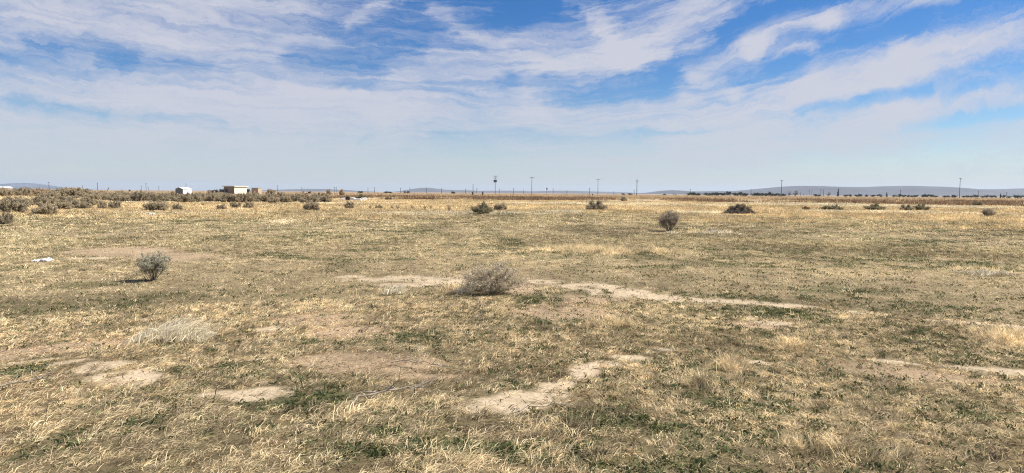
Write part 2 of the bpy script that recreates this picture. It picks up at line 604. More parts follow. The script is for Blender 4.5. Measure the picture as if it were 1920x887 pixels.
litter_band()
weed_band(2.6, 12, 120, 12, .028, .022, 'dark green low weeds between the near straw grass')
weed_band(12, 30, 15, 10, .07, .034, 'dark green low weeds speckling the middle of the field')
nb = 0
nb += grass_band('dry_grass', 2.6, 10.5, 360, 24, .030, .0005, True, 'matted dry straw grass with low green weeds close to the viewer')
nb += grass_band('dry_grass', 10.5, 27, 125, 15, .05, .0006, False, 'short tan and olive grass across the middle of the field')
nb += grass_band('dry_grass', 27, 66, 19, 14, .15, .0008, False, 'tan and golden grass farther out in the field', 44)
nb += grass_band('dry_grass', 66, 150, 4.2, 9, .4, .0009, False, 'golden and pale straw grass before the brown scrub', 43)
print('blades', nb)


def scrub_band():
    a = math.radians(43)
    n = 90000
    r = np.sqrt(rng.uniform(138 ** 2, 720 ** 2, n * 3))
    r = r[rng.random(len(r)) < (200 / r) ** 1.1][:n]
    n = len(r)
    th = rng.uniform(-a, a, n)
    x, y = r * np.sin(th), r * np.cos(th)
    cl = fbm(x / 11, y / 26, 71)
    near = (1 - sstep(225, 290, r + (cl - .5) * 90))
    edge = sstep(140, 170, r + (cl - .5) * 70)
    keep = rng.random(n) < edge * (.12 + .88 * sstep(.42, .58, cl))
    x, y, r, cl, near = x[keep], y[keep], r[keep], cl[keep], near[keep]
    n = len(x)
    dk = near * sstep(.47, .6, cl)
    c = np.array([.54, .41, .25])[None] * (1 - dk[:, None]) + np.array([.22, .15, .095])[None] * dk[:, None]
    c = c * rng.uniform(.6, 1.35, n)[:, None]
    hgt = rng.uniform(.3, .75, n) * (1 + .5 * dk)
    m = 7
    idx = np.repeat(np.arange(n), m)
    N = len(idx)
    bx, by = x[idx] + rng.normal(0, .38, N), y[idx] + rng.normal(0, .38, N)
    o = blade_mesh('desert_scrub', bx, by, hgt[idx] * rng.uniform(.6, 1.1, N), r[idx] * .0011 * rng.uniform(.6, 1.3, N),
                   rng.uniform(-math.pi, math.pi, N), rng.uniform(.6, 1.45, N), np.zeros(N),
                   c[idx] * rng.uniform(.75, 1.25, N)[:, None], mat=M_LEAF)
    tag(o, 'band of low reddish brown scrub in front of the horizon', 'scrub', kind='stuff')


scrub_band()


# ------------------------------------------------------------------ shrubs
def shrub_data(seed, H=1.0, W=1.0, mains=16, theta=70, subs=6, twigs=4, leaves=7, leaf=.028, up=.35, stemr=.012, lc=(.22, .20, .13),
               var=.3, low=.0, sparse=1.0, bottom=0.0):
    """a branching desert shrub in a unit of H metres high and W metres wide: returns stem and leaf meshes"""
    g = np.random.default_rng(seed)
    sv, sf, n0 = [], [], 0
    LV, LC_ = [], []

    def ribbon(pts, r0, r1):
        nonlocal n0
        k = len(pts)
        tang = pts[-1] - pts[0]
        a = np.cross(tang, g.normal(size=3))
        a /= np.linalg.norm(a) + 1e-9
        b = np.cross(tang, a)
        b /= np.linalg.norm(b) + 1e-9
        tri = [(math.cos(q) * a + math.sin(q) * b) for q in (0, 2.094, 4.189)]
        for i, p in enumerate(pts):
            r = r0 + (r1 - r0) * i / (k - 1)
            for t in tri:
                sv.append(p + t * r)
        for i in range(k - 1):
            for q in range(3):
                sf.append((n0 + i * 3 + q, n0 + i * 3 + (q + 1) % 3, n0 + i * 3 + 3 + (q + 1) % 3, n0 + i * 3 + 3 + q))
        n0 += 3 * k

    def leafs(p, d, cnt, spread):
        for _ in range(cnt):
            if g.random() > sparse:
                continue
            c = p + g.normal(size=3) * spread + d * g.uniform(-.3, 1) * spread
            if c[2] < .02:
                c[2] = .02 + g.random() * .05
            a = g.normal(size=3)
            a /= np.linalg.norm(a)
            b = np.cross(a, g.normal(size=3))
            b /= np.linalg.norm(b) + 1e-9
            l = leaf * g.uniform(.6, 1.5)
            LV.extend([c - a * l, c + b * l * .45, c + a * l, c - b * l * .45])
            LC_.append(np.array(lc) * g.uniform(1 - var, 1 + var) * np.array([g.uniform(.94, 1.08), 1, g.uniform(.85, 1.12)]))

    for i in range(mains):
        az = 2 * math.pi * (i + g.uniform(-.4, .4)) / mains * 2.4
        th = math.radians(theta) * math.sqrt(g.uniform(.02, 1))
        reach = g.uniform(.72, 1.0)
        tip = np.array([math.sin(th) * math.cos(az) * W / 2 / max(.3, math.sin(math.radians(theta))),
                        math.sin(th) * math.sin(az) * W / 2 / max(.3, math.sin(math.radians(theta))),
                        max(bottom, math.cos(th * .92)) * H + low]) * reach
        midp = tip * .5 + np.array([0, 0, -.10 * H]) * (1 - up) + np.array([0, 0, .06 * H]) * up + g.normal(size=3) * .03 * H
        midp[2] = max(midp[2], .03)
        base = np.array([math.cos(az), math.sin(az), 0]) * g.uniform(0, .05) * W
        base[2] = -.04
        ts = np.linspace(0, 1, 6)[:, None]
        pts = (1 - ts) ** 2 * base + 2 * ts * (1 - ts) * midp + ts ** 2 * tip
        ribbon(pts, stemr, stemr * .35)
        for _ in range(subs):
            t = g.uniform(.35, 1)
            p = (1 - t) ** 2 * base + 2 * t * (1 - t) * midp + t * t * tip
            d = tip - midp
            d /= np.linalg.norm(d) + 1e-9
            d = d + g.normal(size=3) * .55 + np.array([0, 0, up])
            d /= np.linalg.norm(d)
            l = H * g.uniform(.12, .26) * (1.15 - t * .4)
            e = p + d * l
            e[2] = max(e[2], .03)
            ribbon(np.array([p, (p + e) / 2 + g.normal(size=3) * .012, e]), stemr * .42, stemr * .2)
            for _ in range(twigs):
                q = p + (e - p) * g.uniform(.3, 1)
                d2 = d + g.normal(size=3) * .6 + np.array([0, 0, up * .7])
                d2 /= np.linalg.norm(d2)
                e2 = q + d2 * l * g.uniform(.35, .75)
                e2[2] = max(e2[2], .03)
                ribbon(np.array([q, e2]), stemr * .22, stemr * .12)
                leafs(e2, d2, leaves, leaf * 1.3)
    return np.array(sv), np.array(sf), np.array(LV), np.array(LC_)


KINDS = {}


def shrub_kind(key, stem_mat=M_STEM, **kw):
    sv, sf, lv, lc = shrub_data(**kw)
    ms = mesh_np('stems', sv, [sf], stem_mat, link=False)
    ml = mesh_np('foliage', lv, [np.arange(len(lv)).reshape(-1, 4)], M_LEAF, tint=lc, link=False) if len(lv) else None
    KINDS[key] = (ms, ml, kw.get('H', 1.0), kw.get('W', 1.0))


SAGE = (.42, .355, .245)
GREYG = (.36, .31, .215)
DKG = (.25, .225, .14)
TANB = (.44, .35, .235)
# near ones, built finely at their own size
shrub_kind('fan', seed=1, H=.52, W=.60, mains=26, theta=50, subs=9, twigs=6, leaves=8, leaf=.0095, up=.6, stemr=.005, lc=(.44, .42, .315))
shrub_kind('sprawl', M_DEADSTEM, seed=2, H=.50, W=1.02, mains=50, theta=81, subs=11, twigs=6, leaves=4, leaf=.0095, up=.8, stemr=.0048, lc=(.52, .45, .33), var=.35)
shrub_kind('globe', M_DEADSTEM, seed=3, H=.88, W=.92, mains=30, theta=68, subs=10, twigs=6, leaves=5, leaf=.016, up=.5, stemr=.010, lc=(.38, .325, .25))
shrub_kind('dome', seed=4, H=1.0, W=2.2, mains=34, theta=88, subs=9, twigs=6, leaves=7, leaf=.038, up=.45, stemr=.016, lc=GREYG)
shrub_kind('ragged', seed=5, H=1.0, W=1.9, mains=22, theta=82, subs=8, twigs=6, leaves=6, leaf=.038, up=.6, stemr=.016, lc=DKG, var=.45)
shrub_kind('low', seed=6, H=.6, W=2.2, mains=30, theta=86, subs=8, twigs=5, leaves=7, leaf=.04, up=.3, stemr=.014, lc=DKG, var=.4)
shrub_kind('wisp', seed=7, H=1.0, W=.8, mains=9, theta=42, subs=5, twigs=3, leaves=3, leaf=.03, up=.7, stemr=.016, lc=(.34, .25, .16))
shrub_kind('brown', seed=8, H=.7, W=1.3, mains=24, theta=80, subs=8, twigs=5, leaves=6, leaf=.035, up=.4, stemr=.014, lc=(.30, .19, .11))
shrub_kind('brush', seed=9, H=1.1, W=2.2, mains=30, theta=88, subs=8, twigs=6, leaves=7, leaf=.05, up=.45, stemr=.018, lc=SAGE)
shrub_kind('brush_b', seed=10, H=1.0, W=2.3, mains=28, theta=86, subs=8, twigs=6, leaves=7, leaf=.05, up=.5, stemr=.018, lc=GREYG, var=.4)
shrub_kind('brush_tan', seed=12, H=1.1, W=2.6, mains=30, theta=88, subs=8, twigs=6, leaves=7, leaf=.055, up=.35, stemr=.018, lc=TANB)


def shrub(kind, px, py, hpx, wpx, label, name='desert_shrub', group=None, cat='shrub', sink=0.0, squash=1.0):
    """a bush whose foot is at (px, py), hpx high and wpx wide in the photograph"""
    x, y = at(px, py)
    D = math.hypot(x, y)
    ms, ml, H, W = KINDS[kind]
    dist = y * math.sqrt(1 + 0)                           # depth along the view
    sz, sx = hpx * dist / F / H, wpx * dist / F / W
    t = empty(name, (x, y, hz(x, y) - sink), random.uniform(0, 6.28) if kind not in ('fan',) else 0.4)
    t.scale = (sx, sx * squash, sz)
    tag(t, label, cat, group)
    for n_, me in (('stems', ms), ('foliage', ml)):
        if me is None:
            continue
        o = bpy.data.objects.new(n_, me)
        COL.objects.link(o)
        o.parent = t
    return t


G_OPEN = 'scattered shrubs on the open grass'
shrub('fan', 287, 527, 52, 62, 'small grey-green fan-shaped bush on a thin stem, alone in the left field', group=G_OPEN)
shrub('sprawl', 921, 551, 59, 124, 'wide grey twiggy shrub beside the bare dirt track in the middle of the field', group=G_OPEN)
shrub('globe', 1255, 432, 40, 44, 'round grey bare-twigged bush standing alone with pale grass at its foot', group=G_OPEN)
shrub('dome', 1117, 395, 18, 43, 'compact grey-brown dome-shaped bush on golden grass below the middle power poles', group=G_OPEN)
shrub('ragged', 903, 401, 21, 42, 'ragged dark green shrub below the pole with the transformers', group=G_OPEN)
shrub('brush', 938, 395, 14, 26, 'lighter grey shrub just behind the ragged dark green one', group=G_OPEN)
shrub('wisp', 842, 397, 14, 11, 'small upright brown sprig of a shrub left of the ragged dark green one', group=G_OPEN)
shrub('low', 711, 392, 7, 17, 'low dark green shrub beside thin brown stalks in pale grass', group=G_OPEN)
for px, lab in ((694, 'thin brown stalk shrub left of the low dark green shrub'), (735, 'thin brown stalk shrub just right of the low dark green shrub'),
                (746, 'second thin brown stalk shrub right of the low dark green shrub'), (773, 'thin brown stalk shrub midway along the pale grass strip'),
                (797, 'thin pale brown stalk shrub near the right end of the pale grass strip'), (808, 'darker brown stalk shrub at the right end of the pale grass strip')):
    shrub('wisp', px, 393, 9 if px != 808 else 10, 9 if px != 746 else 12, lab, 'dry_stalk_shrub', 'thin stalk shrubs in the pale grass')
shrub('brush', 656, 392, 15, 19, 'pale grey shrub in front of the pale rubble heap', group=G_OPEN)
shrub('low', 728, 375, 6, 15, 'low dark bush on golden grass right of the rubble heap', group=G_OPEN)
shrub('ragged', 678, 373, 9, 25, 'dark bush behind the pale rubble heap', group=G_OPEN)
shrub('dome', 1169, 377, 8, 12, 'small round grey bush at the edge of the brown scrub below the middle poles', group=G_OPEN)
shrub('brown', 1512, 393, 7, 16, 'small brown bush, first of the row on the right of the dark mound', group=G_OPEN)
shrub('low', 1561, 393, 9, 41, 'long low dark green bush, second of the row right of the dark mound', group=G_OPEN)
shrub('ragged', 1639, 394, 13, 38, 'dense dark green bush, third of the row right of the dark mound', group=G_OPEN)
shrub('dome', 1699, 395, 11, 26, 'olive bush touching its taller neighbour, left one of the pair', group=G_OPEN)
shrub('ragged', 1729, 395, 13, 30, 'olive-brown bush leaning on its neighbour, taller right one of the pair', group=G_OPEN)
shrub('low', 1831, 386, 9, 20, 'dark rounded bush behind the grey-green one near the right border', group=G_OPEN)
shrub('globe', 1852, 407, 16, 27, 'isolated grey-green bush nearest the right border', group=G_OPEN)

# the left side bushes in front of the thicket
G_LEFT = 'grey bushes before the thicket on the left'
for k, px, py, h, w, lab in (
        ('brush_b', 28, 400, 27, 50, 'large dark grey bush near the left border, in front of the thicket'),
        ('brush', 86, 403, 23, 44, 'rounded grey bush with dark shaded base, right of the large one at the left border'),
        ('brush_b', 8, 420, 22, 30, 'grey bush cut by the left border, nearer than all other left bushes'),
        ('brush', 118, 395, 17, 38, 'grey bush touching its neighbour, left one of a joined pair'),
        ('brush_b', 152, 393, 17, 40, 'darker grey bush touching its neighbour, right one of a joined pair'),
        ('brush', 193, 393, 16, 17, 'slim grey-brown bush left of its equal-sized twin'),
        ('brush_b', 215, 392, 15, 21, 'slim dark grey bush right of its equal-sized twin'),
        ('brush', 293, 395, 19, 44, 'broad grey bush right behind the white lump'),
        ('brush_b', 333, 394, 12, 17, 'small grey bush below the white shed'),
        ('wisp', 380, 386, 7, 7, 'tiny dark sprig of a bush between the white shed and the cream building'),
        ('brush_b', 442, 390, 12, 21, 'dark rounded bush below the cream building, middle of three'),
        ('brush', 415, 394, 11, 20, 'pale grey bush below the cream building, left of three'),
        ('brush', 467, 391, 13, 21, 'grey bush below the cream building, right of three'),
        ('brush', 584, 395, 18, 30, 'grey bush leaning to the right, alone between the thicket and the grass')):
    shrub(k, px, py, h, w, lab, 'saltbush', G_LEFT)


def thicket(lst, label, kinds, name='saltbush'):
    for px, py, h, w in lst:
        shrub(random.choice(kinds), px, py, h, w, label, name, 'thicket of saltbush along the left horizon', sink=.03)


R = random.Random(3)


def row(x0, x1, step, py, h, w, jy=1.0, jh=.25):
    out, x = [], x0
    while x <= x1:
        out.append((x + R.uniform(-.3, .3) * step, py + R.uniform(-jy, jy), h * R.uniform(1 - jh, 1 + jh), w * R.uniform(.8, 1.25)))
        x += step
    return out


thicket(row(232, 318, 17, 378.5, 16, 27) + row(326, 345, 17, 379, 13, 27), 'grey-green saltbush in the front row of the thicket below the white shed', ('brush', 'brush_b'))
thicket(row(360, 412, 17, 379, 18, 30) + row(424, 480, 17, 379, 15, 28), 'grey-green saltbush in the front row of the thicket below the cream building', ('brush', 'brush_b'))
thicket(row(500, 628, 19, 380, 13, 27), 'grey-green saltbush in the front row of the thicket right of the cream building', ('brush', 'brush_b'))
thicket(row(-10, 170, 25, 386, 17, 34, 3), 'grey saltbush in the front of the thicket by the left border', ('brush', 'brush_b'))
thicket(row(150, 235, 21, 378, 15, 30, 1.5), 'grey saltbush in the front row of the thicket left of the white shed', ('brush', 'brush_b'))
thicket(row(-10, 240, 26, 376, 14, 32, 1.5), 'tan-grey saltbush in the second row of the thicket near the left border', ('brush', 'brush_tan', 'brush_b'))
thicket(row(60, 150, 15, 371, 12.5, 32, 1), 'tan brush on the raised mounds at the top of the thicket', ('brush_tan',))
thicket(row(0, 60, 18, 371, 13, 32, 1), 'tan brush on the low rise at the left border', ('brush_tan', 'brush'))
thicket(row(160, 315, 22, 372, 11, 28, 1), 'dull tan brush at the back of the thicket left of the white shed', ('brush_tan', 'brush_b'))
thicket(row(375, 410, 18, 372, 10, 28, 1) + row(425, 455, 20, 373, 7, 26, 1) + row(475, 640, 24, 372, 10, 28, 1), 'dull tan brush at the back of the thicket around the cream building', ('brush_tan', 'brush_b'))
for px, w, lab in ((508, 18, 'pale brown leafless bush on the horizon right of the tan block building'), (616, 10, 'pale brown leafless bush on the horizon, left of a pair'),
                   (641, 10, 'pale brown leafless bush on the horizon, right of a pair')):
    shrub('brush_tan', px, 367.5, 13, w, lab, 'bare_bush')

# the dark mound with a bush growing out of it
def mound():
    x, y = at(1386, 401.5)
    t = empty('brush_mound', (x, y, hz(x, y)))
    tag(t, 'dark dead-brush mound with a grey bush growing out of its top', 'brush mound')
    nu, nv = 40, 14
    V, Fs = [], []
    for j in range(nv + 1):
        for i in range(nu):
            a, q = 2 * math.pi * i / nu, j / nv
            rr = 1.45 * (1 - q) + .001
            zz = .66 * (1 - (1 - q) ** 1.8)
            k = 1 + .16 * (float(fbm(np.array([math.cos(a) * 2 + 5 + q * 2]), np.array([math.sin(a) * 2 + 9 + q]), 4)[0]) - .5) * 2
            V.append((rr * k * math.cos(a), rr * k * math.sin(a) * .8, zz * k - .03))
    for j in range(nv):
        for i in range(nu):
            Fs.append((j * nu + i, j * nu + (i + 1) % nu, (j + 1) * nu + (i + 1) % nu, (j + 1) * nu + i))
    MB().add(V, Fs).build('mound', M_SOILM, t)
    sv, sf, lv, lc = shrub_data(31, H=.44, W=2.0, mains=12, theta=70, subs=8, twigs=6, leaves=5, leaf=.035, up=.55, stemr=.016, lc=(.26, .225, .16), var=.4)
    mesh_np('stems', sv + [0, 0, .36], [sf], M_STEM, t)
    mesh_np('foliage', lv + [0, 0, .36], [np.arange(len(lv)).reshape(-1, 4)], M_LEAF, t, tint=lc)
    g = np.random.default_rng(4)                          # dead twigs slumped down the sides
    n = 1500
    a = g.uniform(0, 6.283, n)
    q = np.sqrt(g.random(n))
    rr = 1.40 * q
    zz = .66 * (1 - q ** 1.8) + .02
    P = np.stack([rr * np.cos(a), rr * np.sin(a) * .8, zz], 1)
    d = np.stack([np.cos(a), np.sin(a), -.55 + g.normal(0, .5, n)], 1) + g.normal(0, .5, (n, 3))
    d /= np.linalg.norm(d, axis=1)[:, None]
    sd = np.cross(d, g.normal(size=(n, 3)))
    sd /= np.linalg.norm(sd, axis=1)[:, None]
    l = g.uniform(.12, .35, n)[:, None]
    V = np.stack([P - sd * .014, P + sd * .014, P + d * l], 1).reshape(-1, 3)
    V[:, 2] = np.maximum(V[:, 2], .005)
    dark = g.random(n) < .75
    c = np.where(dark[:, None], (.07, .052, .04), (.36, .31, .24)) * g.uniform(.7, 1.3, n)[:, None]
    mesh_np('dead_twigs', V, [np.arange(3 * n).reshape(-1, 3)], M_LEAF, t, tint=c)


mound()


# ------------------------------------------------------------------ bunches of pale grass, stalks and fallen branches
M_BUNCH = tint_mat('pale_grass_blades', .6)


def bunch(px, py, hpx, wpx, depth, n, label, col=(.92, .83, .62), lean=.35):
    x, y = at(px, py)
    D = y
    h, w = hpx * D / F, wpx * D / F
    g = np.random.default_rng(int(px))
    bx, by = g.uniform(-.5, .5, n), g.normal(0, .3, n)
    k = (1 - (2 * np.abs(bx)) ** 2.5) * g.uniform(.45, 1.05, n)
    X, Y = bx * w, by * depth
    zz = height(X + x, Y + y) - hz(x, y) - .01
    az = g.normal(.3, .8, n)
    p = np.clip(g.normal(1.1 - lean, .22, n), .3, 1.5)
    L = h * k
    wd = max(.004, .0007 * D)
    P = np.stack([X, Y, zz], 1)
    Hh = np.stack([np.cos(az), np.sin(az), np.zeros(n)], 1)
    S = np.stack([-np.sin(az), np.cos(az), np.zeros(n)], 1) * .5 * wd + g.normal(0, .5, (n, 3)) * wd
    mid = P + (L * .6)[:, None] * (Hh * np.cos(p + .2)[:, None] + np.array([0, 0, 1.]) * np.sin(p + .2)[:, None])
    tip = P + L[:, None] * (Hh * np.cos(p - .1)[:, None] + np.array([0, 0, 1.]) * np.sin(p - .1)[:, None])
    V = np.stack([P - S, P + S, mid + S * .8, mid - S * .8, tip], 1).reshape(-1, 3)
    b = (np.arange(n) * 5)[:, None]
    c = np.array(col)[None] * g.uniform(.7, 1.12, n)[:, None]
    a_ = np.linspace(0, 2 * math.pi, 25)[:-1]             # the matted thatch the blades grow from
    rx_, ry_ = w * .5 * g.uniform(.85, 1.08, 24), depth * .75 * g.uniform(.8, 1.1, 24)
    ex, ey = np.cos(a_) * rx_, np.sin(a_) * ry_
    pad = np.concatenate([np.stack([ex, ey, height(ex + x, ey + y) - hz(x, y) + .003], 1), [[0, 0, .02]]])
    pf = np.stack([np.arange(24), (np.arange(24) + 1) % 24, np.full(24, 24)], 1) + 5 * n
    V = np.concatenate([V, pad])
    o = mesh_np('grass_bunch', V, [b + np.array([[0, 1, 2, 3]]), b + np.array([[3, 2, 4]]), pf], M_BUNCH, tint=np.concatenate([c, c, np.repeat(np.array([[.30, .24, .14]]), 24, 0)]))
    o.location = (x, y, hz(x, y))
    tag(o, label, 'grass bunch', 'bunches of tall pale grass', 'stuff' if wpx > 90 and hpx < 20 or hpx < 10 else None)


bunch(322, 634, 62, 155, .4, 900, 'large bunch of tall pale feathery grass on the left, nearer than the fan-shaped bush')
bunch(737, 552, 30, 50, .25, 200, 'small bunch of whitish grass left of the wide grey shrub')
bunch(1345, 437, 11, 100, .8, 260, 'long strip of pale grass right of the round bare-twigged bush')
bunch(868, 552, 26, 40, .25, 150, 'thin bunch of pale grass against the left side of the wide grey shrub')
bunch(1850, 514, 16, 110, .7, 300, 'wide bunch of yellowish grass near the right border')
bunch(1260, 436, 9, 34, .4, 80, 'few pale grass blades at the foot of the round bare-twigged bush')


def stalk(px, py, hpx, label, mat, lean=(0, 0), twigs=5, r=.003):
    x, y = at(px, py)
    h = hpx * y / F
    g = random.Random(int(px))
    b = MB()
    pts = [(0, 0, -.02), (lean[0] * .3 * h, lean[1] * h * .3, h * .5), (lean[0] * h, lean[1] * h, h)]
    b.tube(pts, [r * 1.3, r, r * .5], 5)
    for _ in range(twigs):
        t = g.uniform(.45, .95)
        p = np.array([lean[0] * h * t * t, lean[1] * h * t * t, h * t])
        q = p + np.array([g.uniform(-.14, .14) * h, g.uniform(-.1, .1) * h, g.uniform(.08, .22) * h])
        b.tube([p, q], [r * .7, r * .4], 4)
    o = b.build('dry_stalk', mat)
    o.location = (x, y, hz(x, y))
    tag(o, label, 'stalk', 'single dry stalks')


M_STALK = simple_mat('dry_stalk_straw', (.62, .50, .30), .8, .2, 30)
M_BSTALK = simple_mat('brown_stalk', (.20, .13, .09), .8, .2, 30)
stalk(1127, 462, 24, 'forked pale stalk standing in the grass left of the round bare-twigged bush', M_STALK, (.1, 0), 5, .008)
stalk(640, 830, 30, 'thin brown upright stalk in the straw at the bottom of the middle', M_BSTALK, (.05, .1), 2, .002)
stalk(741, 812, 20, 'short dark stalk near the fallen grey branch', M_BSTALK, (.1, 0), 1, .002)
stalk(40, 712, 42, 'pale bent stalk at the lower left border', M_STALK, (.35, 0), 2, .0025)
stalk(205, 770, 40, 'slanting straw stalk below the lower left dirt patch', M_STALK, (.3, .1), 3, .0025)
stalk(85, 805, 55, 'dark thin stalk in the lower left straw', M_BSTALK, (.1, .1), 3, .002)
stalk(1330, 745, 36, 'pale upright stalk right of the largest dirt patch', M_STALK, (.08, 0), 2, .0025)


def branch(px0, py0, px1, py1, label, r=.006, forks=6, arch=.05, seed=1):
    x0, y0 = at(px0, py0)
    x1, y1 = at(px1, py1)
    g = np.random.default_rng(seed)
    a, c = np.array([x0, y0, hz(x0, y0) + .03]), np.array([x1, y1, hz(x1, y1) + .05])
    ts = np.linspace(0, 1, 10)[:, None]
    pts = a + (c - a) * ts + np.array([0, 0, arch]) * np.sin(ts * math.pi) + g.normal(0, .012, (10, 3))
    o_ = pts[0].copy()
    o_[2] = hz(x0, y0)
    b = MB()
    b.tube(pts - o_, np.linspace(r, r * .4, 10), 6)
    for _ in range(forks):
        i = g.integers(1, 9)
        p = pts[i]
        q = p + np.array([g.uniform(-.2, .22), g.uniform(-.15, .15), g.uniform(.0, .1)])
        m = (p + q) / 2 + g.normal(0, .015, 3)
        b.tube(np.array([p, m, q]) - o_, [r * .6, r * .45, r * .25], 5)
    o = b.build('fallen_branch', M_DEADSTEM)
    o.location = o_
    tag(o, label, 'branch', 'fallen grey branches')


branch(660, 772, 808, 748, 'weathered pale branch lying left of the largest dirt patch', .008, 9, .05, 2)
branch(0, 728, 132, 722, 'thin grey branch lying beside the dirt patch at the lower left', .006, 6, .03, 3)
branch(735, 690, 880, 708, 'bundle of thin grey twigs on the pinkish thatch', .005, 10, .03, 5)
branch(960, 786, 1100, 778, 'thin grey twig below the largest dirt patch', .004, 5, .02, 8)


# ------------------------------------------------------------------ litter
def crumple(name, px, py, wpx, hpx, depth, label, cat, seed, mat=M_PLAST):
    x, y = at(px, py)
    w, h = wpx * y / F, hpx * y / F
    g = np.random.default_rng(seed)
    nx, ny = 26, 18
    u, v = np.meshgrid(np.linspace(-1, 1, nx), np.linspace(-1, 1, ny), indexing='ij')
    rr = np.clip(1 - (u ** 2 + v ** 2) * .5, 0, 1)
    z = (fbm(u * 2.4 + seed, v * 2.4, seed, 4) ** 1.3) * rr * 1.5
    e = 1 + (fbm(u * 2 + 9, v * 2 + seed, seed + 4) - .5) * .5
    top = np.stack([u * e * w / 2, v * e * depth / 2, z * h + .01], -1).reshape(-1, 3)
    bot = top.copy()
    bot[:, 2] = -.005
    i, k = np.meshgrid(np.arange(nx - 1), np.arange(ny - 1), indexing='ij')
    q = np.stack([i * ny + k, (i + 1) * ny + k, (i + 1) * ny + k + 1, i * ny + k + 1], -1).reshape(-1, 4)
    nT = nx * ny
    rim = [a * ny for a in range(nx)] + [(nx - 1) * ny + b for b in range(1, ny)] + [a * ny + ny - 1 for a in range(nx - 2, -1, -1)] + [b for b in range(ny - 2, 0, -1)]
    rim = np.array(rim)
    r2 = np.roll(rim, -1)
    sides = np.stack([r2, rim, rim + nT, r2 + nT], 1)
    o = mesh_np(name, np.concatenate([top, bot]), [q, q[:, ::-1] + nT, sides], mat)
    o.location = (x, y, hz(x, y))
    tag(o, label, cat)
    return o


crumple('plastic_scrap', 88, 492, 17, 6, .26, 'brighter right piece of white crumpled plastic lying in the grass far left', 'litter', 3)
crumple('plastic_scrap', 69, 492.5, 14, 3.5, .2, 'flatter left piece of torn white plastic beside the brighter one', 'litter', 6)
crumple('plastic_sack', 284, 403, 14, 8, .4, 'white rounded sack lying in front of the broad grey bush', 'sack', 9)


def rock(name, px, py, w, h, d, label, cat, seed, mat=M_CONC, rz=0.3, group=None):
    x, y = at(px, py)
    g = random.Random(seed)
    b = MB().box((0, 0, h / 2 - .04), (w, d, h), rz, g.uniform(-.12, .12), .82)
    o = b.build(name, mat)
    mod = o.modifiers.new('bevel', 'BEVEL')
    mod.width, mod.segments = min(w, h, d) * .16, 2
    o.location = (x, y, hz(x, y))
    tag(o, label, cat, group)


G_RUB = 'pieces of the rubble heap'
rock('concrete_chunk', 644, 376, 1.1, .5, .8, 'pale concrete chunk at the left end of the rubble heap', 'rubble', 1, group=G_RUB)
rock('concrete_chunk', 662, 376, .9, .55, .8, 'pale concrete chunk in the middle of the rubble heap', 'rubble', 2, rz=-.4, group=G_RUB)
rock('concrete_chunk', 670, 377, 1.5, .45, .9, 'widest pale slab of the rubble heap', 'rubble', 3, rz=.1, group=G_RUB)
rock('concrete_chunk', 682, 376, 1.2, .55, .8, 'pale concrete chunk at the right end of the rubble heap', 'rubble', 4, rz=.5, group=G_RUB)


def tyre(px, py, label):
    x, y = at(px, py)
    t = empty('old_tyre', (x, y, hz(x, y) + .36), .2)
    tag(t, label, 'tyre')
    nu, nv = 28, 10
    V, Fs = [], []
    for i in range(nu):
        a = 2 * math.pi * i / nu
        for j in range(nv):
            q = 2 * math.pi * j / nv
            rr = .30 + .12 * math.cos(q)
            V.append((rr * math.cos(a), .15 * math.sin(q), rr * math.sin(a)))
    for i in range(nu):
        for j in range(nv):
            Fs.append((i * nv + j, ((i + 1) % nu) * nv + j, ((i + 1) % nu) * nv + (j + 1) % nv, i * nv + (j + 1) % nv))
    MB().add(V, Fs).build('tread', M_TYRE, t)
    MB().tube([(0, -.07, 0), (0, .07, 0)], .2, 16).build('rim', M_RUST, t)


tyre(652, 376.5, 'dark round tyre standing among the pale rubble')


# ------------------------------------------------------------------ power poles
def utility_pole(px, top, D, label, arms=((.25, 2.6),), drums=0, group='power poles along the horizon', r=.17, rz=0.0, name='utility_pole'):
    x = along(px, D)
    zt = EYE + (hor(px) - top) / F * D
    t = empty(name, (x, D, hz(x, D)), rz)
    tag(t, label, 'power pole', group)
    MB().tube([(0, 0, -.3), (0, 0, zt * .5), (0, 0, zt)], [r, r * .85, r * .65], 10).build('pole', M_POLE, t)
    for dz, wid in arms:
        za = zt - dz
        a = MB().box((0, -r * .9, za), (wid, .13, .16))
        a.tube([(-wid * .3, -r * 1.0, za - .05), (0, -r * .8, za - .75)], .03, 5)
        a.tube([(wid * .3, -r * 1.0, za - .05), (0, -r * .8, za - .75)], .03, 5)
        ao = a.build('crossarm', M_ARM, t)
        for k in (-.46, -.2, .2, .46):
            MB().tube([(k * wid, -r * .9, za + .082), (k * wid, -r * .9, za + .17), (k * wid, -r * .9, za + .30)], [.05, .085, .05], 8).build('insulator', M_INS, ao)
    for k in range(drums):
        sx = (-.55, .55, 0)[k]
        sy = (-.1, -.1, -.55)[k]
        zc = zt - 3.3
        d = MB().tube([(sx, sy, zc - .75), (sx, sy, zc - .65), (sx, sy, zc + .65), (sx, sy, zc + .75)], [.36, .44, .44, .34], 14).build('transformer', M_DRUM, t)
        MB().tube([(sx, sy, zc + .74), (sx, sy, zc + 1.05)], [.06, .04], 8).build('bushing', M_INS, d)
    return t


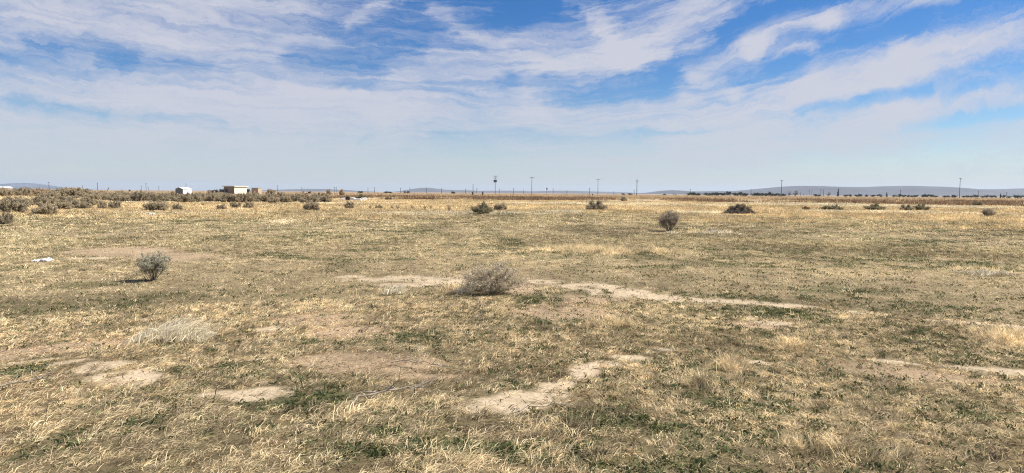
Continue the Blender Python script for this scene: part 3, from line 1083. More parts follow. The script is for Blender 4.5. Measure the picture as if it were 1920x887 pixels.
utility_pole(928.5, 330, 432, 'tallest power pole with three crossarms and a dark transformer bank', ((.15, 3.0), (1.4, 2.7), (2.9, 2.4)), 3)
utility_pole(997, 331.5, 445, 'power pole with one crossarm, next to the right of the transformer pole', ((.5, 2.9),))
utility_pole(1121, 335.5, 455, 'power pole with one wide crossarm above the compact dome-shaped bush', ((.3, 3.0),))
utility_pole(1194, 335, 440, 'straight thick power pole with a short arm below its top', ((1.6, 2.2),), r=.22)
utility_pole(1465, 338, 470, 'power pole in front of the left end of the long hill', ((.3, 1.7),), r=.2)
utility_pole(1799, 334, 460, 'lone tall power pole in front of the hill near the right border', ((.35, 2.0),), r=.19)
utility_pole(887, 345, 420, 'short bare pole stub left of the transformer pole', (), r=.2)

def utility_box(px, D, w, h, label, mat=M_DRUM, name='utility_box', cat='utility box'):
    x = along(px, D)
    t = empty(name, (x, D, hz(x, D)))
    tag(t, label, cat)
    MB().box((0, 0, h / 2), (w, .6, h)).build('cabinet', mat, t)
    MB().box((0, 0, h + .03), (w * 1.12, .68, .06)).build('lid', mat, t)


utility_box(886.3, 417, .95, 2.0, 'dark utility box at the foot of the short pole stub')
utility_box(905.2, 400, .75, 2.2, 'dark upright box left of a small white marker')
utility_box(906.9, 398, .35, 1.2, 'small white marker beside the dark upright box', M_WHITE, 'marker_post', 'marker')
utility_box(1111, 440, .6, 1.2, 'small dark box left of the wide-armed power pole')


def sign_post():
    D, px = 430, 1025.3
    x = along(px, D)
    t = empty('sign_post', (x, D, 0))
    tag(t, 'short post with a dark upright panel on top, between two power poles', 'sign post')
    MB().tube([(0, 0, -.2), (0, 0, 4.6)], .09, 8).build('post', M_POLE, t)
    MB().box((0, -.12, 4.3), (.7, .1, 1.3)).build('panel', M_DRUM, t)


sign_post()

G_FARP = 'distant thin power poles on the horizon'
far_poles = [(92, 341, 640, 'distant thin pole above the brush mounds at the left'), (155, 348, 1100, 'faint short pole right of the brush mounds'),
             (183, 342.5, 700, 'distant thin pole left of the leaning stick'), (265, 348, 1100, 'faint short pole left of the white shed'),
             (274, 343.5, 700, 'taller thin pole left of the white shed'), (278, 351, 1200, 'shortest pole left of the white shed'),
             (298, 349, 1300, 'faint pole close to the left side of the white shed'), (349, 344, 720, 'thin pole rising behind the white shed'),
             (520, 347.5, 900, 'thin pole right of the tan block building'), (566, 351.5, 1000, 'short thin pole behind the dark frame'),
             (627, 351, 1000, 'left pole of a faint pair above the rubble heap'), (630.5, 350.5, 1000, 'right pole of a faint pair above the rubble heap'),
             (690, 352, 1000, 'faint pole right of the rubble heap'), (702, 351.5, 1000, 'second faint pole right of the rubble heap'),
             (751, 352, 900, 'thin pole left of the pale blue mountain, first of two'), (768.5, 351.5, 900, 'thin pole at the left foot of the pale blue mountain'),
             (800, 352.5, 950, 'thin pole in front of the pale blue mountain'), (828, 353, 1000, 'thin pole at the right slope of the pale blue mountain'),
             (873, 354, 1200, 'faint pole left of the short pole stub'), (894, 353, 1000, 'faint pole between the stub and the transformer pole'),
             (936, 354, 1150, 'faint pole just right of the transformer pole'), (963, 353, 950, 'faint pole midway between transformer pole and its neighbour'),
             (982, 356, 1200, 'short faint pole left of the one-armed pole'), (1037, 353.5, 900, 'thin pole right of the post with the dark panel'),
             (1063, 357, 1200, 'shortest faint pole before the wide-armed pole'), (1105.5, 352.5, 1000, 'thin pole left of the wide-armed power pole'),
             (1151, 359, 1300, 'faint short pole right of the wide-armed power pole'), (1189, 356, 1100, 'faint pole beside the straight thick power pole'),
             (1294, 354, 900, 'thin pole at the left end of the dark tree row'), (1408, 354.5, 900, 'thin pole above the middle of the dark tree row'),
             (1539, 355, 800, 'dark pole left of its slimmer twin before the hill'), (1544, 355.5, 800, 'slimmer pole right of its dark twin before the hill'),
             (1688, 356, 850, 'thin pole rising from small trees left of the lone tall pole'), (1834, 357, 850, 'thin pole right of the lone tall pole'),
             (1887, 360, 900, 'thin short pole nearest the right border')]
proto = None
for px, top, D, lab in far_poles:
    zt = EYE + (hor(px) - top) / F * D
    x = along(px, D)
    if proto is None:
        proto = empty('distant_pole', (x, D, 0))
        MB().tube([(0, 0, -.03), (0, 0, 1)], [.26, .2], 8).build('pole', M_POLE, proto)
        MB().box((0, -.25, .93), (2.2, .2, .022)).build('crossarm', M_ARM, proto)
        o = proto
    else:
        o = copy_tree(proto)
    o.location = (x, D, 0)
    o.scale = (D / 800, 1, zt)
    tag(o, lab, 'power pole', G_FARP)

# the leaning stick in the thicket
def leaning_stick():
    x, y = at(197, 366)
    t = MB()
    t.tube([(0, 0, 0), (.35, 0, .75), (.62, 0, 1.25)], [.05, .045, .04], 6)
    t.tube([(.60, 0, 1.2), (.66, 0, 1.32), (.74, 0, 1.5)], [.09, .13, .08], 8)
    o = t.build('leaning_stick', M_STEM)
    o.location = (x, y, hz(x, y))
    o.scale = (1.6, 1.6, 1.5)
    tag(o, 'leaning dark-tipped stick sticking out of the thicket', 'stick')


leaning_stick()


# ------------------------------------------------------------------ buildings
def gable_shed():
    """white metal shed, its gable end, coloured grey as shade, towards the left"""
    D = 235
    x = along(344, D)
    t = empty('metal_shed', (x, D, hz(x, D)), math.radians(70))
    tag(t, 'white metal shed with a low gabled roof and a gable end coloured grey as shade', 'shed')
    w, l, he, hr = 3.3, 3.7, 2.05, 2.6                  # w along the gable (local y), l along the eaves (local x)
    x0, x1, y0, y1 = -l / 2, l / 2, -w / 2, w / 2
    MB().add([(x0, y0, 0), (x1, y0, 0), (x1, y1, 0), (x0, y1, 0), (x0, y0, he), (x1, y0, he), (x1, y1, he), (x0, y1, he), (x1, 0, hr)],
             [(0, 1, 5, 4), (1, 2, 6, 8, 5), (2, 3, 7, 6)]).build('wall', M_WHITE, t)
    for xx in (x0,):
        MB().add([(xx, y0, 0), (xx, y1, 0), (xx, y1, he), (xx, 0, hr), (xx, y0, he)], [(0, 1, 2, 3, 4)]).build('gable_wall', M_GABLE_SHADE, t)
    o = .14
    k = (hr - he) / (w / 2)
    th = .07
    V = []
    for xx in (x0 - o, x1 + o):
        V += [(xx, y0 - o, he - k * o + .01), (xx, 0, hr + .01), (xx, y1 + o, he - k * o + .01),
              (xx, y1 + o, he - k * o + th), (xx, 0, hr + th), (xx, y0 - o, he - k * o + th)]
    Fs = [(0, 1, 2, 3, 4, 5)[::-1], (6, 7, 8, 9, 10, 11)] + [(i, (i + 1) % 6, (i + 1) % 6 + 6, i + 6) for i in range(6)]
    MB().add(V, Fs).build('roof', M_WHITE, t)
    MB().box((.6, y0 - .03, 1.0), (1.3, .05, 2.0)).build('door', simple_mat('shed_door', (.66, .67, .68), .5, .05, 2), t)
    MB().box((x0 - .03, .1, .98), (.05, 1.7, 1.9)).build('door', M_GABLE_SHADE, t)


def cream_building():
    D = 300
    x = along(441.5, D)
    t = empty('block_building', (x, D, hz(x, D)), math.radians(69))
    tag(t, 'cream flat-roofed building with a side wall coloured brown as shade and dark window', 'building')
    a, b, h = 7.5, 5.7, 3.4                             # a: lit front (local x), b: shaded side (local y)
    x0, x1, y0, y1 = -a / 2, a / 2, -b / 2, b / 2
    MB().add([(x0, y0, 0), (x1, y0, 0), (x1, y1, 0), (x0, y1, 0), (x0, y0, h), (x1, y0, h), (x1, y1, h), (x0, y1, h)],
             [(0, 1, 5, 4), (1, 2, 6, 5), (2, 3, 7, 6)]).build('wall', M_CREAM, t)
    MB().add([(x0, y0, 0), (x0, y1, 0), (x0, y1, h), (x0, y0, h)], [(0, 1, 2, 3)]).build('side_wall', M_SIDE_SHADE, t)
    MB().box((0, 0, h + .16), (a + 1.0, b + 1.0, .32)).build('roof', M_ROOFP, t)
    f = MB().box((x0 - .04, 1.5, 1.7), (.08, 1.5, 1.5)).build('window', M_DARK, t)
    MB().box((x0 - .07, 1.5, .9), (.12, 1.7, .1)).build('sill', M_ROOFP, f)
    for k in (-2.0, 0, 2.0):
        MB().box((k, y0 - .02, h / 2), (.07, .04, h - .1)).build('wall_batten', M_CREAM, t)
    MB().box((x0 - .04, -1.7, 1.05), (.08, 1.0, 2.1)).build('door', simple_mat('brown_door', (.2, .15, .11), .7, .1, 2), t)


def tan_block():
    D = 345
    x = along(481, D)
    t = empty('block_building', (x, D, hz(x, D)), math.radians(-8))
    tag(t, 'small tan block building right of the cream one', 'building')
    MB().box((0, 0, 1.5), (3.5, 3.4, 3.0)).build('wall', M_TAN, t)
    MB().box((0, 0, 3.08), (3.8, 3.7, .16)).build('roof', simple_mat('tan_roof', (.34, .27, .2), .8, .1, 2), t)
    MB().box((-.8, -1.72, 1.0), (1.0, .05, 2.0)).build('door', simple_mat('tan_door', (.36, .25, .18), .8, .1, 2), t)


def rusty_tank():
    D = 262
    x = along(396, D)
    t = empty('rusty_bin', (x, D, hz(x, D)), .1)
    tag(t, 'dark rusty steel bin between the white shed and the cream building', 'bin')
    MB().box((0, 0, .9), (2.1, 1.6, 1.4), taper=1.03).build('body', M_RUST, t)
    MB().box((0, 0, 1.64), (2.3, 1.8, .08)).build('rim', M_RUST, t)
    for s in (-.8, .8):
        MB().box((s, 0, .1), (.16, 1.6, .2)).build('skid', M_DARK, t)


def trailer_frame():
    D = 290
    x = along(575.5, D)
    t = empty('flatbed_trailer', (x, D, hz(x, D)), .1)
    tag(t, 'dark low frame like an empty trailer, right of the tan block building', 'trailer')
    MB().box((0, 0, .78), (3.3, 1.6, .14)).build('bed', M_DARK, t)
    for s in (-1.55, 1.55):
        MB().box((s, 0, 1.25), (.12, 1.6, .8)).build('end_rack', M_DARK, t)
    MB().box((0, -.78, 1.6), (3.2, .07, .08)).build('rail', M_DARK, t)
    for s in (-.9, -.2):
        MB().tube([(s + .3, -.85, .38), (s + .3, -.62, .38)], .38, 16).build('wheel', M_TYRE, t)
    MB().box((.85, 0, 1.1), (.7, .8, .6)).build('crate', M_DARK, t)


def far_house():
    D = 620
    x = along(4, D)
    t = empty('house', (x, D, 0), .1)
    tag(t, 'low pale-roofed house far off at the left border', 'house')
    w, d, he, hr = 13.0, 8.0, 2.7, 3.9
    MB().add([(-w / 2, -d / 2, 0), (w / 2, -d / 2, 0), (w / 2, d / 2, 0), (-w / 2, d / 2, 0), (-w / 2, -d / 2, he), (w / 2, -d / 2, he), (w / 2, d / 2, he), (-w / 2, d / 2, he)],
             [(0, 1, 5, 4), (1, 2, 6, 5), (2, 3, 7, 6), (3, 0, 4, 7)]).build('wall', simple_mat('house_wall', (.55, .46, .38), .8, .1, 1), t)
    e = .5
    MB().add([(-w / 2 - e, -d / 2 - e, he), (w / 2 + e, -d / 2 - e, he), (w / 2 + e, d / 2 + e, he), (-w / 2 - e, d / 2 + e, he), (-w / 2 - e, 0, hr), (w / 2 + e, 0, hr)],
             [(0, 1, 5, 4), (2, 3, 4, 5), (1, 2, 5), (3, 0, 4), (3, 2, 1, 0)]).build('roof', M_WHITE, t)
    for k in (-3.5, 0, 3.5):
        MB().box((k, -d / 2 - .03, 1.5), (1.3, .06, 1.1)).build('window', M_DARK, t)


def white_truck():
    D = 900
    x = along(1265, D)
    t = empty('box_truck', (x, D, 0), .15)
    tag(t, 'tiny white vehicle far off at the foot of the small hill', 'vehicle')
    MB().box((-.5, 0, 1.9), (3.0, 2.1, 2.2)).build('cargo_box', M_WHITE, t)
    c = MB().box((1.7, 0, 1.3), (1.3, 1.9, 1.5), taper=.85).build('cab', M_WHITE, t)
    MB().box((1.72, -.92, 1.65), (.8, .06, .5)).build('window', M_DARK, c)
    for s in (-1.2, 1.5):
        MB().tube([(s, -1.0, .42), (s, -.7, .42)], .42, 14).build('wheel', M_TYRE, t)
        MB().tube([(s, .7, .42), (s, 1.0, .42)], .42, 14).build('wheel', M_TYRE, t)


gable_shed()
cream_building()
tan_block()
rusty_tank()
trailer_frame()
far_house()
white_truck()


# ------------------------------------------------------------------ far trees
def tree_kind(seed, shape, n=420, col=(.045, .055, .03)):
    g = np.random.default_rng(seed)
    trunk = MB()
    trunk.tube([(0, 0, -.02), (g.normal(0, .02), g.normal(0, .02), .45), (g.normal(0, .03), g.normal(0, .03), .85 if shape != 'round' else .6)], [.035, .025, .01], 7)
    for _ in range(7):
        z = g.uniform(.25, .75)
        a = g.uniform(0, 6.28)
        l = {'round': .3, 'cone': .14, 'thin': .10}[shape] * g.uniform(.6, 1.1)
        trunk.tube([(0, 0, z), (math.cos(a) * l, math.sin(a) * l, z + l * .7)], [.014, .005], 5)
    cl = g.normal(size=(16, 3))
    cl /= np.linalg.norm(cl, axis=1)[:, None]
    cl *= g.uniform(.3, 1, (16, 1))
    pick = g.integers(0, 16, n)
    P = cl[pick] + g.normal(0, .22, (n, 3))
    if shape == 'round':
        P = P * [.50, .50, .42] + [0, 0, .52]
    elif shape == 'cone':
        zz = g.uniform(.08, 1, n)
        P = P * [.26, .26, .03] * ((1.05 - zz)[:, None] + .12) + np.stack([zz * 0, zz * 0, zz], 1)
    else:
        zz = g.uniform(.3, 1, n)
        P = P * [.13, .13, .05] + np.stack([zz * 0, zz * 0, zz], 1)
    P[:, 2] = np.maximum(P[:, 2], .02)
    a = g.normal(size=(n, 3))
    a /= np.linalg.norm(a, axis=1)[:, None]
    b = np.cross(a, g.normal(size=(n, 3)))
    b /= np.linalg.norm(b, axis=1)[:, None]
    s = .055 * g.uniform(.6, 1.5, n)[:, None] * (1 if shape != 'thin' else .45)
    V = np.stack([P - a * s, P + b * s * .8, P + a * s, P - b * s * .8], 1).reshape(-1, 3)
    c = np.array(col)[None] * g.uniform(.6, 1.4, n)[:, None]
    tm = trunk.build('trunk', M_TRUNK)
    me = tm.data
    bpy.data.objects.remove(tm)
    return me, mesh_np('crown', V, [np.arange(4 * n).reshape(-1, 4)], M_LEAF, tint=c, link=False)


T_ROUND = [tree_kind(s, 'round') for s in (1, 2, 3)]
T_CONE = [tree_kind(s, 'cone', col=(.04, .05, .032)) for s in (4, 5)]
T_THIN = [tree_kind(6, 'thin', 130, (.09, .075, .055)), tree_kind(8, 'thin', 90, (.10, .08, .06))]
T_BARE = [tree_kind(7, 'round', 150, (.14, .10, .07))]


def tree(var, px, top, D, wpx, label, group, name):
    x = along(px, D)
    h = EYE + (hor(px) - top) / F * D
    w = wpx * 1.15 / F * D
    t = empty(name, (x, D, 0), random.uniform(0, 6))
    t.scale = (w / .9, w / .9, h)
    tag(t, label, 'tree', group)
    for n_, me in (('trunk', var[0]), ('crown', var[1])):
        o = bpy.data.objects.new(n_, me)
        COL.objects.link(o)
        o.parent = t


G_TR = 'dark trees along the right horizon'
RT = random.Random(8)
for px, top, w, lab in ((1293, 361, 8, 'small round tree at the left end of the dark tree row'), (1299, 359, 11, 'dark bushy tree below the thin pole at the left of the dark tree row'),
                        (1310, 361, 9, 'small tree just right of the bushy one in the dark tree row'), (1325, 361, 9, 'small low tree in the gap of the dark tree row'),
                        (1335, 360, 12, 'wide low tree left of the tallest in the dark tree row'), (1345, 359.5, 11, 'dark tree beside the wide low one in the tree row'),
                        (1354, 360, 11, 'dark rounded tree before the tallest in the tree row'), (1367, 357, 8, 'tallest round tree of the dark tree row'),
                        (1378, 360, 12, 'dark tree right of the tallest in the tree row'), (1388, 359.5, 13, 'broad dark tree in the middle of the tree row'),
                        (1398, 361, 10, 'small dark tree left of the thin pole in the tree row'), (1416, 360, 13, 'broad dark tree right of the thin pole in the tree row'),
                        (1426, 360.5, 12, 'dark tree where the row thickens before the power pole'), (1435, 361, 10, 'low dark tree before the pointed one in the tree row'),
                        (1443, 359, 8, 'pointed dark tree left of the power pole before the hill'), (1451, 361.5, 9, 'low dark tree at the left of the power pole before the hill'),
                        (1460, 362, 9, 'low dark tree directly beside the power pole before the hill'), (1469, 362, 7, 'low dark tree just right of the power pole before the hill')):
    tree(RT.choice(T_ROUND), px, top, 720 + RT.uniform(-30, 30), w, lab, G_TR, 'dark_tree')
for px, top, w, lab in ((1491, 356, 9, 'bare brown tree right of the power pole before the hill'), (1480, 358, 7, 'faint leafless tree before the left part of the hill'),
                        (1553, 359, 6, 'leaning bare tree right of the twin poles'),):
    tree(T_BARE[0], px, top, 740, w, lab, G_TR, 'bare_tree')
for px, top, w, lab in ((1501, 361, 4, 'thin upright tree right of the bare brown tree'), (1507, 362, 3.5, 'second thin upright tree right of the bare brown tree'),
                        (1517, 356, 4, 'tall thin leafless tree before the twin poles'), (1522, 357, 4, 'tall thin leafless tree just left of the twin poles'),
                        (1513, 362, 3.5, 'short thin tree left of the two tall leafless ones')):
    tree(RT.choice(T_THIN), px, top, 760, w, lab, G_TR, 'thin_tree')
for px, top, w, lab in ((1571.5, 354.5, 7, 'tall pointed dark tree before the middle of the hill'), (1662.5, 361, 6, 'pointed dark tree before the right part of the hill'),
                        (1876, 363, 5, 'pointed small tree left of the last thin pole')):
    tree(RT.choice(T_CONE), px, top, 730, w, lab, G_TR, 'pointed_tree')
small = [(1529, 'left'), (1536, 'left'), (1587, 'mid'), (1594, 'mid'), (1606, 'mid'), (1612, 'mid'), (1625, 'mid'), (1637, 'mid'), (1650, 'mid'), (1677, 'pole'), (1686, 'pole'),
         (1696, 'pole'), (1703, 'pole'), (1709, 'pole'), (1718, 'pole'), (1731, 'pole'), (1734, 'pole'), (1740, 'pole'), (1748, 'pole'), (1755, 'pole'), (1772, 'tall'), (1777, 'tall'),
         (1787, 'tall'), (1791, 'tall'), (1808, 'right'), (1815, 'right'), (1822, 'right'), (1829, 'right'), (1842, 'right'), (1851, 'right'), (1860, 'right'), (1866, 'right'),
         (1882, 'edge'), (1893, 'edge'), (1903, 'edge'), (1908, 'edge'), (1916, 'edge')]
LABS = {'left': 'small dark tree or shrub on the horizon left of the tall pointed tree', 'mid': 'small dark tree on the horizon between the two pointed trees',
        'pole': 'small dark tree on the horizon between the right pointed tree and the lone tall pole', 'tall': 'small dark round tree at the left foot of the lone tall pole',
        'right': 'small dark tree on the horizon right of the lone tall pole', 'edge': 'small dark tree on the horizon by the right border'}
for px, k in small:
    tree(RT.choice(T_ROUND), px, hor(px) - RT.uniform(1.5, 4.5), 740 + RT.uniform(-40, 40), RT.uniform(5, 8), LABS[k], G_TR, 'dark_tree')
for px, top, w, D, lab in ((404, 354, 7, 420, 'low dark tree left of the cream building'), (413, 354, 8, 420, 'dark tree touching the left side of the cream building'),
                           (420, 352, 5, 420, 'small dark tree behind the left corner of the cream building'), (463.5, 352.5, 9, 420, 'dark tree right behind the cream building'),
                           (503, 354.5, 2.5, 420, 'tiny dark upright shrub right of the tan block building'), (675, 357.5, 8, 700, 'tiny dark tree on the horizon above the rubble heap'),
                           (724, 358, 8, 700, 'low dark tree on the horizon, left of two by the poles'), (732, 358.5, 6, 700, 'low dark tree on the horizon, right of two by the poles'),
                           (759, 357, 3.5, 700, 'small dark tree left of its wider twin near the mountain'), (765, 357.5, 5, 700, 'wider dark tree of the two near the mountain'),
                           (850, 358, 6, 700, 'small dark tree right of the pale blue mountain'), (52, 350.5, 8, 640, 'dark tree left of the brush mounds on the horizon'),
                           (40, 352.5, 9, 640, 'low dark tree behind the left thicket near the far house'), (27, 353, 9, 640, 'low dark tree right of the far house'),
                           (1168, 362, 6, 800, 'low dark tree left of the straight thick power pole'), (1181, 361.5, 8, 800, 'wider low tree beside the straight thick power pole'),
                           (243, 354.5, 3, 640, 'tiny dark tree on the horizon above the thicket'), (1246, 363, 5, 900, 'tiny dark tree left of the tiny white vehicle')):
    tree(RT.choice(T_ROUND), px, top, D, w, lab, 'small dark trees along the left and middle horizon', 'dark_tree')


# ------------------------------------------------------------------ hills
def hill(name, prof, D, depth, col, scale):
    px = np.array([p[0] for p in prof], float)
    hh = np.array([max(-6, (hor(p[0]) - p[1]) / F * D) + EYE for p in prof])
    X = np.linspace(px[0], px[-1], 220)
    Hh = np.interp(X, px, hh)
    k = np.ones(9) / 9
    Hh = np.convolve(np.pad(Hh, 4, 'edge'), k, 'valid')
    nv = 34
    u, v = np.meshgrid(np.arange(220), np.linspace(0, 1, nv), indexing='ij')
    xs = (X[u] - 960) / F * (D + v * depth * .0)
    ys = D - depth * .55 + v * depth
    ridge = np.where(v < .55, np.sin(v / .55 * math.pi / 2) ** 1.3, np.cos((v - .55) / .45 * math.pi / 2))
    zs = Hh[u] * ridge
    zs = zs + (fbm(xs / scale, ys / scale, 17, 4) - .5) * Hh[u] * .35 * np.sin(np.clip(v / .55, 0, 1) * math.pi) * (v < .55) - 2.0 * (1 - ridge)
    V = np.stack([xs, ys, zs], -1).reshape(-1, 3)
    i, kk = np.meshgrid(np.arange(219), np.arange(nv - 1), indexing='ij')
    q = np.stack([i * nv + kk, (i + 1) * nv + kk, (i + 1) * nv + kk + 1, i * nv + kk + 1], -1).reshape(-1, 4)
    m = simple_mat(name + '_rock', col, .95, .4, .0035, streak=(1, 1, 3))
    o = mesh_np(name, V, [q], m, smooth=True)
    tag(o, kind='structure')


hill('hills', [(1300, 366), (1330, 362.5), (1380, 359), (1420, 355), (1450, 352), (1485, 348.7), (1520, 348.8), (1560, 350.2), (1605, 351), (1640, 350), (1675, 348.8),
               (1700, 348.2), (1720, 348.6), (1745, 350.8), (1790, 353.6), (1830, 354.8), (1880, 354.4), (1920, 353.2), (1990, 352), (2100, 355), (2250, 362)],
     6200, 2600, (.052, .05, .056), 500)
hill('hills', [(1195, 365), (1215, 361.5), (1235, 358.5), (1252, 356.8), (1265, 356.8), (1285, 358.4), (1310, 359), (1340, 358.5), (1400, 358), (1460, 359), (1520, 363), (1560, 367)],
     6900, 1500, (.052, .05, .056), 500)
hill('mountains', [(740, 360.5), (758, 358.5), (775, 354.5), (792, 352), (808, 352.2), (822, 354.5), (840, 356.2), (870, 356.5), (900, 358), (950, 357.4), (1000, 358.8), (1040, 357.6), (1080, 358.2),
                   (1130, 359.6), (1180, 361), (1230, 364)], 9000, 2000, (.07, .065, .065), 900)
hill('mountains', [(-260, 352), (-180, 346), (-100, 349), (-40, 350), (0, 348), (20, 346.5), (45, 343.6), (62, 343.4), (78, 346.5), (95, 350), (115, 352), (150, 355), (230, 357)],
     10500, 1700, (.075, .085, .11), 900)  # blue of the distant haze is mixed into this rock colour
hill('mountains', [(470, 359), (520, 356), (580, 354.4), (610, 354.6), (650, 356.6), (700, 359.6)], 9200, 1600, (.07, .065, .065), 900)


# ------------------------------------------------------------------ haze
def haze():
    b = MB().box((0, 0, 63), (24800, 24800, 130))
    m, nt, out = new_mat('haze_air')
    v = nt.nodes.new('ShaderNodeVolumePrincipled')
    v.inputs['Color'].default_value = (.70, .83, 1.0, 1)
    v.inputs['Density'].default_value = HAZE
    v.inputs['Anisotropy'].default_value = .2
    nt.links.new(v.outputs[0], out.inputs['Volume'])
    o = b.build('haze', m)
    tag(o, kind='stuff')


HAZE = 4.8e-5
haze()

# ------------------------------------------------------------------ light and sky
SUN_EL, SUN_AZ = 46, 80            # degrees; azimuth from straight ahead towards the right
el, az = math.radians(SUN_EL), math.radians(SUN_AZ)
sv = Vector((math.sin(az) * math.cos(el), math.cos(az) * math.cos(el), math.sin(el)))
ld = bpy.data.lights.new('sun', 'SUN')
ld.energy = 5.0
ld.angle = math.radians(.53)
ld.color = (1.0, .945, .86)
lo = bpy.data.objects.new('sun', ld)
COL.objects.link(lo)
lo.rotation_euler = sv.to_track_quat('Z', 'Y').to_euler()

world = bpy.data.worlds.new('World')
scene.world = world
world.use_nodes = True
nt = world.node_tree
for n in list(nt.nodes):
    nt.nodes.remove(n)
L = nt.links.new


class S:
    """scalar socket with arithmetic"""

    def __init__(self, sock):
        self.s = sock

    def _op(self, op, b=None, c=None):
        n = nt.nodes.new('ShaderNodeMath')
        n.operation = op
        for i, q in enumerate((self, b, c)):
            if q is None:
                continue
            if isinstance(q, S):
                L(q.s, n.inputs[i])
            else:
                n.inputs[i].default_value = q
        return S(n.outputs[0])

    def __add__(self, b): return self._op('ADD', b)
    __radd__ = __add__
    def __sub__(self, b): return self._op('SUBTRACT', b)
    def __mul__(self, b): return self._op('MULTIPLY', b)
    __rmul__ = __mul__
    def __truediv__(self, b): return self._op('DIVIDE', b)
    def max(self, b): return self._op('MAXIMUM', b)
    def min(self, b): return self._op('MINIMUM', b)

    def map(self, a, b, c, d, smooth=True):
        n = nt.nodes.new('ShaderNodeMapRange')
        n.interpolation_type = 'SMOOTHSTEP' if smooth else 'LINEAR'
        L(self.s, n.inputs[0])
        for i, q in enumerate((a, b, c, d)):
            n.inputs[i + 1].default_value = q
        return S(n.outputs[0])


def vec(x, y, z=None):
    n = nt.nodes.new('ShaderNodeCombineXYZ')
    for i, q in enumerate((x, y, z)):
        if isinstance(q, S):
            L(q.s, n.inputs[i])
        elif q is not None:
            n.inputs[i].default_value = q
    return n.outputs[0]


def noise(v, scale, detail=6, rough=.6, dist=0.0, col=False):
    n = nt.nodes.new('ShaderNodeTexNoise')
    n.inputs['Scale'].default_value = scale
    n.inputs['Detail'].default_value = detail
    n.inputs['Roughness'].default_value = rough
    n.inputs['Distortion'].default_value = dist
    L(v, n.inputs['Vector'])
    return n.outputs[1] if col else S(n.outputs[0])


tc = nt.nodes.new('ShaderNodeTexCoord')
sep = nt.nodes.new('ShaderNodeSeparateXYZ')
L(tc.outputs['Generated'], sep.inputs[0])
X, Y, Z = (S(sep.outputs[i]) for i in range(3))
Yc = Y.max(.18)
s0 = X / Yc
t0 = Z.max(0.0) / Yc
# the wind-drawn fibres fan out from the horizon: flat on the left, steep on the right
kk = s0.map(-.1, .25, .9, 3.0)
v0 = t0 / (s0 * s0 * kk + 1.0)


def skypx(px, py):
    d = ray(px, py)
    return d[0] / d[1], d[2] / d[1]


# warping of the hand-placed cloud bands
w_a = noise(vec(s0 * 1.0, t0 * 1.6, 2.0), 3.0, 5, .55)
w_b = noise(vec(s0 * 1.0, t0 * 1.6, 7.0), 3.0, 5, .55)
w_c = noise(vec(s0 * 1.0, v0 * 2.2, 12.0), 9, 7, .66)
w_d = noise(vec(s0 * 1.0, v0 * 2.2, 17.0), 9, 7, .66)
calm = s0.map(.12, .34, 1.0, .42)                        # the right-hand streaks are straighter
sw = s0 + ((w_a - .5) * .16 + (w_c - .5) * .17) * calm
tw = t0 + ((w_b - .5) * .06 + (w_d - .5) * .055) * calm
pw = vec(sw, tw, 0.0)


def capsule(x0, y0, x1, y1, w, amp):
    a, b = Vector((*skypx(x0, y0), 0)), Vector((*skypx(x1, y1), 0))
    ba = b - a
    n1 = nt.nodes.new('ShaderNodeVectorMath')
    n1.operation = 'SUBTRACT'
    L(pw, n1.inputs[0])
    n1.inputs[1].default_value = a
    n2 = nt.nodes.new('ShaderNodeVectorMath')
    n2.operation = 'DOT_PRODUCT'
    L(n1.outputs[0], n2.inputs[0])
    n2.inputs[1].default_value = ba / ba.length_squared
    h = S(n2.outputs['Value']).max(0.0).min(1.0)
    n3 = nt.nodes.new('ShaderNodeVectorMath')
    n3.operation = 'SCALE'
    n3.inputs[0].default_value = ba
    L(h.s, n3.inputs['Scale'])
    n4 = nt.nodes.new('ShaderNodeVectorMath')
    n4.operation = 'DISTANCE'
    L(n1.outputs[0], n4.inputs[0])
    L(n3.outputs[0], n4.inputs[1])
    return S(n4.outputs['Value']).map(0, w / F * 1.9, amp, 0)


CLOUDS = [(1280, 160, 1420, 85, 24, .6), (1420, 85, 1560, 42, 25, .85), (1560, 42, 1800, -8, 22, .9), (1340, 215, 1520, 150, 34, .6), (1520, 150, 1700, 95, 40, .8),
          (1700, 95, 1950, 28, 34, .9), (1640, 140, 1950, 72, 22, .6), (1400, 262, 1660, 205, 36, .5), (1660, 205, 1950, 145, 24, .7), (1560, 178, 1800, 125, 16, .4),
          (1250, 265, 1700, 262, 34, .35), (970, 90, 1150, 105, 40, .6), (1000, 130, 1240, 90, 26, .5), (1150, 105, 1330, 5, 34, .75), (1070, 5, 1140, 75, 17, .7),
          (812, 25, 905, 65, 17, .6), (880, 70, 960, 90, 14, .4),
          (560, 175, 1000, 192, 40, .45), (1000, 192, 1270, 205, 34, .5), (830, 105, 1000, 125, 20, .4), (625, 45, 730, -5, 13, .6), (1290, 130, 1375, 175, 15, .6),
          (1295, 88, 1330, 76, 14, .6), (1465, 97, 1530, 84, 13, .65), (1000, 310, 1400, 290, 45, .3), (1180, 125, 1260, 105, 15, .45), (100, 20, 560, 60, 60, .35),
          (0, 150, 300, 170, 26, .2), (300, 170, 760, 230, 46, .35)]
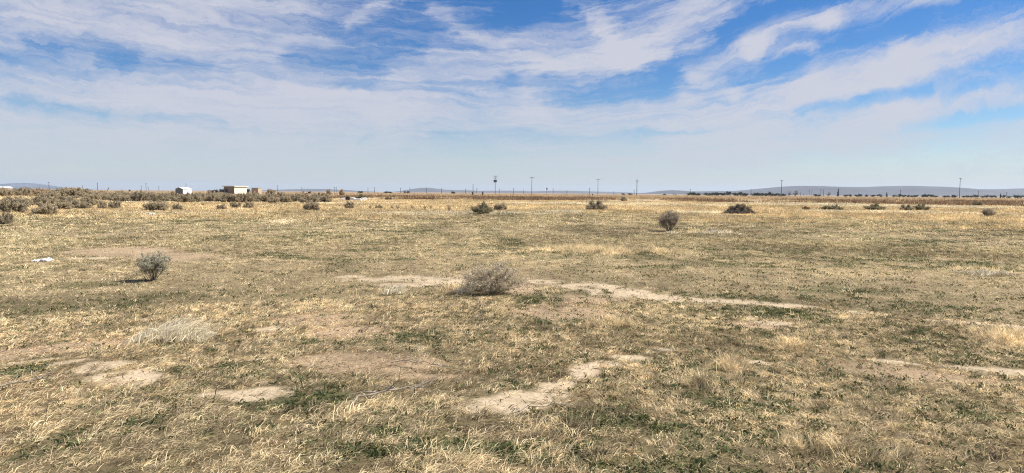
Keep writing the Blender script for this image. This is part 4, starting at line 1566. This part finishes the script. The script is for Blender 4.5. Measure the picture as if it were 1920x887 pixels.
GAPS = [(50, 72, 270, 112, 15, -.5), (200, 112, 400, 128, 14, -.45), (-20, 184, 200, 214, 14, -.4), (200, 214, 435, 244, 10, -.45), (610, 60, 950, 20, 56, -.55),
        (560, 122, 690, 142, 20, -.55), (440, 30, 510, 40, 24, -.35), (1150, 170, 1290, 150, 22, -.6), (950, 150, 1120, 172, 18, -.6), (1480, 100, 1720, 50, 34, -.8),
        (1720, 50, 1950, -10, 36, -.9), (1330, 150, 1500, 118, 18, -.6), (1500, 203, 1730, 168, 10, -.8), (1480, 225, 1560, 215, 8, -.4), (1680, 238, 1950, 200, 11, -.75),
        (1760, 180, 1950, 125, 10, -.5), (1380, 290, 1560, 285, 9, -.45),
        (690, 250, 695, 275, 11, -.35), (1230, 140, 1420, 30, 16, -.5), (1420, 20, 1560, 5, 14, -.5), (0, 100, 90, 95, 16, -.3), (960, 30, 1060, 20, 26, -.6), (1180, 240, 1300, 235, 10, -.3)]
cov = s0.map(-.42, .12, .74, .25) + t0.map(.20, .06, 0.0, .55)
for c_ in CLOUDS + GAPS:
    cov = cov + capsule(*c_)
# combed fibres: coarse ones bend with the warp, fine ones run along the streaks
fib = noise(vec(s0 * 1.3 + (w_a - .5) * .6, v0 * 12.0 + (w_b - .5) * 1.3 + (w_d - .5) * .5, 3.0), 2.6, 10, .66)
fib2 = noise(vec(s0 * 1.6 + (w_c - .5) * .5, v0 * 38.0 + (w_d - .5) * 2.2, 8.0), 2.6, 9, .66)
wsp = noise(vec(sw * 1.2, tw * 3.2, 5.0), 5.5, 10, .66)
fib3 = noise(vec(s0 * 2.6 + (w_c - .5) * .5, v0 * 85.0 + (w_d - .5) * 4.0, 21.0), 2.4, 7, .6)
low = t0.map(.02, .12, .65, 1.0)
cov = cov + ((fib - .5) * 2.1 + (fib2 - .5) * s0.map(.1, .4, 1.75, 2.6) + (fib3 - .5) * 1.1 + (wsp - .5) * 1.2) * low
mask = cov.map(-.25, 1.65, 0.0, .95).max(t0.map(.0, .085, .92, 0.0))

sky = nt.nodes.new('ShaderNodeTexSky')
sky.sky_type = 'NISHITA'
sky.sun_disc = False
sky.sun_elevation = el
sky.sun_rotation = az
sky.altitude = 700
sky.air_density = 1.0
sky.dust_density = .2
sky.ozone_density = 3.5
hsv = nt.nodes.new('ShaderNodeHueSaturation')
hsv.inputs['Saturation'].default_value = 1.36
hsv.inputs['Hue'].default_value = .51
hsv.inputs['Value'].default_value = .057
L(sky.outputs[0], hsv.inputs['Color'])
mix = nt.nodes.new('ShaderNodeMix')
mix.data_type = 'RGBA'
L(mask.s, mix.inputs[0])
L(hsv.outputs[0], mix.inputs[6])
cc = nt.nodes.new('ShaderNodeMix')                       # cloud veil: bluer low down, whiter above
cc.data_type = 'RGBA'
L(t0.map(.0, .16, 0.0, 1.0).s, cc.inputs[0])
cc.inputs[6].default_value = (.305, .333, .372, 1)
cc.inputs[7].default_value = (.335, .342, .39, 1)
L(cc.outputs[2], mix.inputs[7])
bg = nt.nodes.new('ShaderNodeBackground')
bg.inputs['Strength'].default_value = 1.0
L(mix.outputs[2], bg.inputs['Color'])
wo = nt.nodes.new('ShaderNodeOutputWorld')
L(bg.outputs[0], wo.inputs['Surface'])

# ------------------------------------------------------------------ render settings
scene.view_settings.view_transform = 'Standard'
scene.view_settings.look = 'None'
scene.view_settings.exposure = 0.9
scene.view_settings.gamma = 1.0
scene.render.engine = 'CYCLES'
cy = scene.cycles
cy.max_bounces = 4
cy.diffuse_bounces = 3
cy.glossy_bounces = 2
cy.transmission_bounces = 3
cy.volume_bounces = 0
cy.caustics_reflective = cy.caustics_refractive = False
cy.filter_width = 1.1
cy.use_denoising = True
cy.denoiser = 'OPENIMAGEDENOISE'
cy.denoising_input_passes = 'RGB_ALBEDO_NORMAL'
cy.denoising_prefilter = 'NONE'
